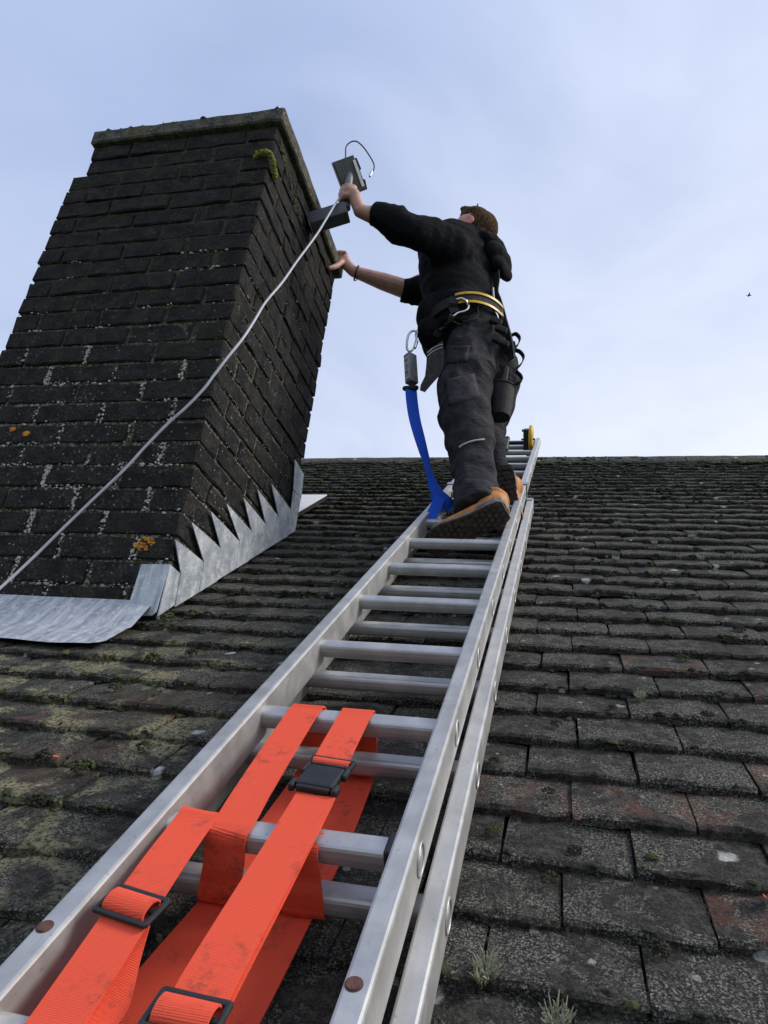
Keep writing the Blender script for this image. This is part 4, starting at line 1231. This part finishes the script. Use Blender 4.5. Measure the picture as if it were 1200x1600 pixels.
# ---- hair
def hair_d(co): return 0.0018*noise.noise(co*60.0) + 0.0016*noise.noise(co*150.0)
hair_vf = [sphere(hp(-.031, 0, .014), (.092, .0805, .095), HEAD, 24, 16), sphere(hp(-.062, 0, -.040), (.055, .066, .062), HEAD, 20, 14), sphere(hp(.030, 0, .080), (.054, .062, .034), HEAD), sphere(hp(-.004, 0, .054), (.082, .0790, .062), HEAD, 22, 14)]
for i in range(26):
    rgx = random.Random(i); y = rgx.uniform(-.05, .05); x = rgx.uniform(.0, .075)
    b = hp(x, y, .098 - .5*max(0, x-.04)); hair_vf.append(capsule([b, b + HU*rgx.uniform(.010, .020) + HF*rgx.uniform(-.004, .014) + HL*rgx.uniform(-.006, .006)], [.007, .0035], 6))
blob('hair', hair_vf, M['hair'], person, 0.0045, 2, hair_d, 'short light brown hair')

# ---- hoodie
def ridge(co, s, ax_): return abs(noise.noise(co*s))
def hood_d(co):
    w = Vector((co.x*4.0 + co.z*5.0, co.y*4.0, co.z*6.0 - co.x*7.0))
    return 0.013*(0.35 - min(1.0, 2.2*abs(noise.noise(w*0.85)))) + 0.006*noise.noise(co*7.0)
torso = ell_loft([(at(724, 540, 2.46), .140, .172), (at(722, 522, 2.46), .152, .180), (at(721, 500, 2.46), .150, .178), (at(718, 484, 2.46), .142, .172), (at(714, 462, 2.46), .156, .182),
                  (at(711, 435, 2.46), .160, .188), (at(711, 408, 2.46), .156, .194), (at(713, 396, 2.46), .146, .190), (at(719, 383, 2.46), .115, .155), (at(731, 371, 2.465), .085, .095)], wob=.05, n=36)
sl_n = limb([at(718, 404, 2.36), at(692, 385, 2.27), at(662, 370, 2.205), at(636, 360, 2.155), at(613, 347, 2.125), at(596, 340, 2.11), at(584, 335, 2.105)], [.092, .088, .078, .074, .070, .060, .051], wob=.10, freq=.55, seed=3)
sl_f = limb([at(712, 420, 2.58), at(690, 440, 2.59), at(662, 452, 2.56), at(642, 454, 2.545), at(629, 453, 2.535)], [.088, .080, .070, .066, .054], wob=.14, freq=.5, seed=8)
hoodie_vf = [torso, sl_n, sl_f, capsule([n_sh - UPZ*.03, at(718, 398, 2.46), f_sh], [.070, .075, .075]), sphere(at(692, 535, 2.43), (.080, .145, .085), BODY), sphere(at(688, 505, 2.43), (.080, .150, .10), BODY),
    torus(at(585, 335.5, 2.105), unit(at(584, 335, 2.105) - at(600, 341, 2.115)), .044, .010, 20, 8), torus(at(630, 453, 2.536), unit(at(629, 453, 2.535) - at(645, 455, 2.55)), .048, .011, 20, 8)]
hoodie = blob('hoodie', hoodie_vf, M['hoodie_fabric'], person, 0.0065, 4, hood_d, 'black hooded sweatshirt with pushed-up sleeves')
hood_vf = [capsule([at(735, 374, 2.36), at(750, 377, 2.40), at(764, 381, 2.46), at(762, 379, 2.54)], [.024, .030, .038, .030]),
           sphere(at(769, 388, 2.46), (.052, .105, .052), BODY), sphere(at(779, 404, 2.455), (.042, .095, .058), BODY), sphere(at(784, 420, 2.45), (.030, .075, .040), BODY), sphere(at(755, 380, 2.46), (.055, .095, .035), BODY)]
blob('hood', hood_vf, M['hoodie_fabric'], hoodie, 0.006, 4, lambda co: 0.007*(0.5 - min(1.0, 2.2*abs(noise.noise(co*11.0)))))

# ---- trousers
def tr_d(co):
    w = Vector((co.x*8.0 + co.z*5.0, co.y*8.0, co.z*9.0 - co.x*6.0))
    return 0.011*(0.45 - min(1.0, 2.0*abs(noise.noise(w)))) + 0.006*noise.noise(co*11.0)
leg_n = limb(LEG_N, [.118, .114, .104, .094, .099, .092, .083, .078, .077, .078, .078], wob=.16, freq=.20, seed=5)
leg_f = limb(LEG_F, [.115, .106, .090, .078, .068, .058, .050], wob=.14, freq=.22, seed=12)
seat = ell_loft([(at(745, 578, 2.49), .105, .155), (at(746, 560, 2.485), .138, .170), (at(742, 540, 2.475), .142, .168), (at(735, 515, 2.465), .132, .160), (at(730, 500, 2.46), .125, .155)], wob=.03)
trousers = blob('trousers', [leg_n, leg_f, seat], M['trouser_fabric'], person, 0.0065, 4, tr_d, 'dark grey work trousers')
def snap(me_o, x, y, off=0.004):              # first point of a garment seen at (x, y)
    d = RC.T @ np.array([(x-600)/F_PX, (y-800)/F_PX, 1.0]); d = d/np.linalg.norm(d)
    mi = basis(me_o).inverted()
    hit, loc, nr, _ = me_o.ray_cast((0, 0, 0), Vector(d))
    return np.array(loc) + np.array(nr)*off if hit else None
def on_cloth(pts, obs, off=0.004, k=5):
    out = []
    for p in spline([np.array([x, y]) for x, y in pts], k):
        best = None
        for ob in obs:
            s = snap(ob, p[0], p[1], off)
            if s is not None and (best is None or np.linalg.norm(s) < np.linalg.norm(best)): best = s
        if best is not None: out.append(best)
    return out
for o_ in (body, hoodie, trousers): o_.matrix_parent_inverse = basis(person).inverted()
bpy.context.view_layer.update()
sp = on_cloth([(718, 699), (724, 695), (733, 691), (745, 688), (757, 687)], [trousers], .002)
part('reflective_piping', tube(sp, .0032, 6), M['reflective_trim'], trousers)
def patch(poly, obs, mat, name, parent, th=.006, nu=8, nv=8, label=None):   # a sewn-on panel that follows the cloth
    a, b, c, d = [np.array(p, float) for p in poly]; rows = []
    for i in range(nu+1):
        row = []
        for j in range(nv+1):
            s, t = i/nu, j/nv
            p = (a*(1-s)+b*s)*(1-t) + (d*(1-s)+c*s)*t
            e = min(s, 1-s, t, 1-t)*8
            q_ = None
            for ob in obs:
                w_ = snap(ob, p[0], p[1], th*min(1.0, .15 + e))
                if w_ is not None and (q_ is None or np.linalg.norm(w_) < np.linalg.norm(q_)): q_ = w_
            if q_ is None: return None
            row.append(q_)
        rows.append(row)
    V, Fs = rings_to_mesh(rows, cap=False, closed=False)
    o = part(name, (V, Fs), mat, parent, smooth=True, label=label)
    sm = o.modifiers.new('s', 'SOLIDIFY'); sm.thickness = .004; sm.offset = -1
    return o
patch([(694, 592), (741, 583), (751, 620), (700, 636)], [trousers], M['pocket_fabric'], 'cargo_pocket', trousers)
patch([(700, 540), (735, 540), (730, 566), (697, 570)], [trousers, hoodie], M['trouser_fabric'], 'pocket_flap', trousers, th=.006)

# ---- boots
def build_boot(fr, label):
    def loc(p): return bp(fr, *p)
    out = [(0.000, .030), (.012, .037), (.05, .041), (.10, .039), (.15, .044), (.20, .051), (.235, .050), (.262, .040), (.280, .022), (.285, .004)]
    rim = [(x, y) for x, y in out] + [(x, -y*0.94) for x, y in reversed(out)]
    def shell(z0, z1, g0, g1):
        n = len(rim)
        V = [loc((x + (0.004 if x > .2 else -.003 if x < .02 else 0)*g0, y*g0, z0)) for x, y in rim] + [loc((x, y*g1, z1)) for x, y in rim]
        return V, [tuple(reversed(range(n))), tuple(range(n, 2*n))] + [(i, (i+1) % n, n+(i+1) % n, n+i) for i in range(n)]
    root = None
    secs = [(.000, .026, .060, .100), (.022, .036, .060, .104), (.055, .039, .060, .108), (.10, .041, .060, .108), (.14, .044, .050, .092), (.18, .048, .043, .074), (.22, .048, .038, .062), (.25, .040, .035, .054), (.272, .026, .033, .046), (.280, .012, .032, .040)]
    rings = []
    for x, hw, zc, zt_ in secs:
        ring = []
        for j in range(20):
            a = 2*math.pi*j/20; c, s = math.cos(a), math.sin(a)
            hz = (zt_ - .022)/2; z0 = .022 + hz
            ring.append(loc((x, hw*math.copysign(abs(c)**.75, c), z0 + hz*math.copysign(abs(s)**.8, s))))
        rings.append(ring)
    shaft = []
    for z, hw, x0, x1 in ((.07, .040, .005, .115), (.10, .042, .002, .112), (.125, .043, .000, .108), (.140, .044, -.004, .106)):
        shaft.append([loc(((x0+x1)/2 + (x1-x0)/2*math.cos(2*math.pi*j/20), hw*math.sin(2*math.pi*j/20), z)) for j in range(20)])
    b = blob('boot', [rings_to_mesh(rings), rings_to_mesh(shaft), torus(loc((.051, 0, .140)), fr[3], .046, .008, 22, 8)], M['boot_leather'], person, .005, 3, lambda co: .0012*noise.noise(co*60), label)
    o = part('midsole', shell(.010, .030, 1.03, .99), M['boot_midsole'], b); fix_normals(o)
    # lugged sole
    vfs = [shell(.003, .011, 1.02, 1.03)]
    for x in np.arange(.012, .275, .0185):
        for iy, y in enumerate(np.arange(-.036, .037, .018)):
            yy = y + (.009 if int(round(x/.0185)) % 2 else 0)
            lim = np.interp(x, [p[0] for p in out], [p[1] for p in out]) - .010
            if abs(yy) > lim or .112 < x < .128: continue
            vfs.append(tube([loc((x, yy, .004)), loc((x, yy, -.002))], [.0088, .0076], 6))
    for s in (1, -1):
        for x in np.arange(.02, .27, .016):
            lim = np.interp(x, [p[0] for p in out], [p[1] for p in out])
            vfs.append(box(loc((x, s*(lim*.97 - .003), .006)), (.010, .009, .012), [fr[1], fr[2], fr[3]]))
    o = part('sole', merge(*vfs), M['boot_sole'], b); fix_normals(o)
    part('heel_counter',
         rings_to_mesh([[loc((x, y*1.04, z)) for (x, y) in ((.085, .041), (.050, .041), (.020, .037), (.000, .028), (-.006, .010), (-.006, -.010), (.000, -.028), (.020, -.037), (.050, -.041), (.085, -.041))] for z in (.028, .045, .052)], cap=False, closed=False), M['boot_midsole'], b)
    return b
build_boot(NB, 'tan leather work boot with lugged sole, heel towards the rung')
build_boot(FB, 'tan leather work boot standing along the upper rungs')

# ---- harness: belt, stripes, straps and fittings
def band(c, ra, rb, h, a0, a1, tilt_f=0.0, th=.004, n=40, dz=0.0):
    rings = []
    for i in range(n+1):
        a = math.radians(a0 + (a1-a0)*i/n)
        d = math.cos(a)*FD*ra + math.sin(a)*LT*rb
        o = c + d + UPZ*(dz + tilt_f*math.cos(a)); e = unit(d)
        rings.append([o - UPZ*h/2, o + e*th - UPZ*h/2, o + e*th + UPZ*h/2, o + UPZ*h/2])
    return rings_to_mesh(rings)
bc_ = at(726, 522, 2.46)
belt = part('harness_belt', band(bc_, .166, .192, .050, 0, 359.9, -.055), M['black_webbing'], person, label='black harness belt with yellow edging'); fix_normals(belt)
for dz in (.024, -.020):
    o = part('edge_stripe', band(bc_, .171, .197, .011, 112, 184, -.055, .003, 30, dz), M['yellow_plastic'], belt, label='yellow edging'); fix_normals(o)
bpy.context.view_layer.update()
hk = on_cloth([(713, 471), (721, 469), (729, 474), (731, 481), (726, 487), (716, 491), (706, 497)], [hoodie, trousers, belt], .010, 4)
part('side_hook', tube(hk, .0052, 8), M['steel'], belt, smooth=True, label='polished metal side hook')
sp = on_cloth([(711, 470), (707, 480), (711, 490)], [hoodie, belt], .006); part('hook_pad', ribbon(sp, [np.array(RC[0])]*len(sp), .035, .012), M['black_rubber'], belt)
sp = on_cloth([(708, 494), (697, 506), (687, 516), (680, 525)], [hoodie, trousers], .010); part('side_strap', ribbon(sp, [unit(RC[0] - RC[1]*.9)]*len(sp), .030, .006), M['black_webbing'], belt)
for x, y in ((702, 501), (695, 508), (688, 515)):
    p = snap(hoodie, x, y, .017)
    if p is not None:
        part('strap_keeper', box(p, (.004, .026, .004), [unit(RC[0]*.4 + RC[1]*.9), unit(RC[0] - RC[1]*.4), unit(np.cross(RC[0], RC[1]))]), M['pack_grey'], belt)
sp = on_cloth([(744, 478), (745, 492), (738, 501), (722, 504), (705, 500)], [hoodie, trousers, belt], .012); part('gear_loop', tube(sp, .0035, 6), M['black_rubber'], belt)
hy = 2.43
def hstrap(pts, Y, w=.032, tw=None, name='strap', mat='black_webbing'):
    P = spline([at(x, y, yy) for (x, y), yy in zip(pts, Y if isinstance(Y, (list, tuple)) else [Y]*len(pts))], 6)
    W_ = tw if tw is not None else unit(np.array([0.65, -0.75, 0.0]))
    o = part(name, ribbon(P, [W_]*len(P), w, .004), M[mat], belt); fix_normals(o); return o
hstrap([(775, 418), (776, 440), (774, 458), (778, 470), (783, 486), (788, 505), (795, 530), (800, 556)], hy, .040, name='back_strap')
hstrap([(770, 450), (772, 468), (780, 484), (786, 495)], 2.40, .010, name='back_cord', mat='reflective_trim')
hstrap([(786, 500), (792, 520), (797, 545), (799, 562)], 2.395, .038, name='leg_strap')
for pts in ([(799, 524), (806, 522), (812, 529), (809, 539), (801, 546)], [(800, 547), (811, 549), (818, 558), (814, 569), (803, 579)], [(806, 580), (814, 588), (815, 595), (809, 599), (800, 602)]):
    hstrap(pts, 2.43, .020, unit(np.array([0.35, -0.9, 0.1])), 'strap_tail')
for x, y, s in ((775, 502, .028), (783, 515, .026), (779, 531, .030), (786, 536, .024)):
    p = at(x, y, 2.345)
    o = part('strap_buckle', box(p, (.050, .022, s), [unit((0.9, .2, -.35)), unit((-.2, .95, 0)), unit((.35, 0, .93))], .006), M['black_rubber'], belt); fix_normals(o)
# drop pouch behind the far thigh
pt, pb_ = at(784, 606, 2.44), at(780, 652, 2.44)
o = part('tool_bucket', merge(tube([pt, (pt+pb_)/2, pb_], [.052, .048, .042], 24), torus(pt, pb_-pt, .052, .004, 28, 8), tube([at(790, 575, 2.45), pt + UPZ*.01], [.014, .020], 8)), M['black_rubber'], person, smooth=False, label='dark open tool pouch hanging at the thigh'); fix_normals(o)
# hanging holster on the near side
hy2 = 2.275
poly = [at(x, y, hy2) for x, y in ((667, 548), (692, 532), (694, 552), (693, 574), (686, 588), (675, 600), (664, 613), (656, 610), (657, 602), (664, 588), (666, 570))]
o = part('holster_pocket', prism(poly, unit(poly[0])*1.0, .022), M['pocket_fabric'], person, label='dark hanging holster pocket with pale piping'); fix_normals(o)
for dy in (0, 5):
    part('piping', tube([at(668, 551+dy, hy2-.001), at(676, 544+dy, hy2-.001), at(684, 540+dy, hy2-.001), at(691.5, 537.5+dy, hy2-.001)], .0014, 6), M['reflective_trim'], o)
# bracelet
bx = unit(f_wr - f_el); bcn = f_wr + (f_el - f_wr)*0.06
o = part('bracelet', merge(torus(bcn, bx, .0315, .0034, 26, 8), torus(bcn - UPZ*.038, unit((0.3, 1, 0.1)), .010, .0022, 16, 6)), M['black_rubber'], person, smooth=True, label='dark cord bracelet')

# ================================================================== the safety lanyard
ly = 2.335
lan = thing('safety_lanyard', 'blue webbing safety lanyard with grey shock pack clipped to the harness', 'lanyard', at(642, 575, ly))
car = [at(x, y, ly) for x, y in ((652, 519), (645, 517), (639, 522), (636, 533), (636, 545), (641, 549), (647, 543), (650, 532))]
o = part('carabiner', merge(tube(spline(car + [car[0]], 5), .0048, 8), torus(at(651, 522, ly+.01), unit((0.9, .4, .1)), .014, .004, 18, 8), capsule([at(651, 534, ly), at(648, 543, ly)], .0075, 8)), M['steel'], lan, smooth=True)
pc = at(642, 577, ly); axd = unit(at(643.5, 606, ly) - at(640, 549, ly))
sdx = unit(np.array([.80, -.60, 0]) - axd*(np.array([.80, -.60, 0]) @ axd)); fw = np.cross(axd, sdx)
pk = part('shock_pack', merge(box(pc, (.036, .042, .140), [sdx, fw, axd], .004)), M['pack_grey'], lan, label='grey shock-absorber pack'); fix_normals(pk)
fsgn = 1 if (fw @ (-unit(pc))) > 0 else -1
ssgn = 1 if (sdx @ (-unit(pc))) > 0 else -1
o = part('pack_label', box(pc + fw*fsgn*.0215, (.028, .0012, .110), [sdx, fw, axd]), M['grey_cable'], pk); fix_normals(o)
for i, (dx, dz, w_, h_) in enumerate(((-.002, -.035, .016, .012), (.003, -.012, .020, .003), (.000, -.004, .022, .003), (.001, .006, .018, .003), (-.002, .024, .018, .014), (0, .040, .022, .003))):
    o = part('label_print', box(pc + fw*fsgn*.0224 + sdx*dx + axd*dz, (w_, .0006, h_), [sdx, fw, axd]), M['pack_grey'], pk)
o = part('pack_end', capsule([at(633, 607, ly), at(650, 606, ly)], .011, 10), M['black_rubber'], lan)
def roofp(x, y, h): return uvn(*on_roof(x, y, h), -h)
P = [at(642, 608, ly), at(644, 630, ly-.005), at(648, 655, ly-.01), at(655, 682, ly-.015), at(662, 707, ly-.02), at(668, 728, ly-.025), at(674, 748, ly-.03), at(681, 766, ly-.035), at(690, 780, ly-.04)]
Wb = [np.array(RC[0]) + 0.1*np.array(RC[2]), np.array(RC[0]) + .15*np.array(RC[2]), np.array(RC[0]) + .3*np.array(RC[2]), np.array(RC[0]) + .5*np.array(RC[2]), np.array(RC[0]) + .9*np.array(RC[2]) , np.array(RC[0])*.6 + np.array(RC[2]), np.array(RC[0])*.8 + .9*np.array(RC[2]), np.array(RC[0]) + .4*np.array(RC[2]) - .2*np.array(RC[1]), np.array(RC[0]) - .3*np.array(RC[1])]
o = part('webbing', ribbon(P, Wb, .046, .003, 6), M['blue_webbing'], lan); fix_normals(o)
P = [at(676, 770, ly-.05), at(686, 776, ly-.055), at(698, 786, ly-.05), at(706, 794, ly-.03)]
o = part('webbing', ribbon(P, [unit(-np.array(RC[1]) + .3*np.array(RC[0]))]*4, .048, .003, 6), M['blue_webbing'], lan); fix_normals(o)
P = [at(688, 776, ly-.06), at(682, 790, ly-.07), at(676, 802, ly-.085), at(671, 812, ly-.10), at(668, 818, ly-.095), at(667, 832, ly-.10)]
o = part('webbing', ribbon(P, [unit(np.array(RC[0]) + .1*np.array(RC[1]))]*6, .040, .003, 5), M['blue_webbing'], lan); fix_normals(o)
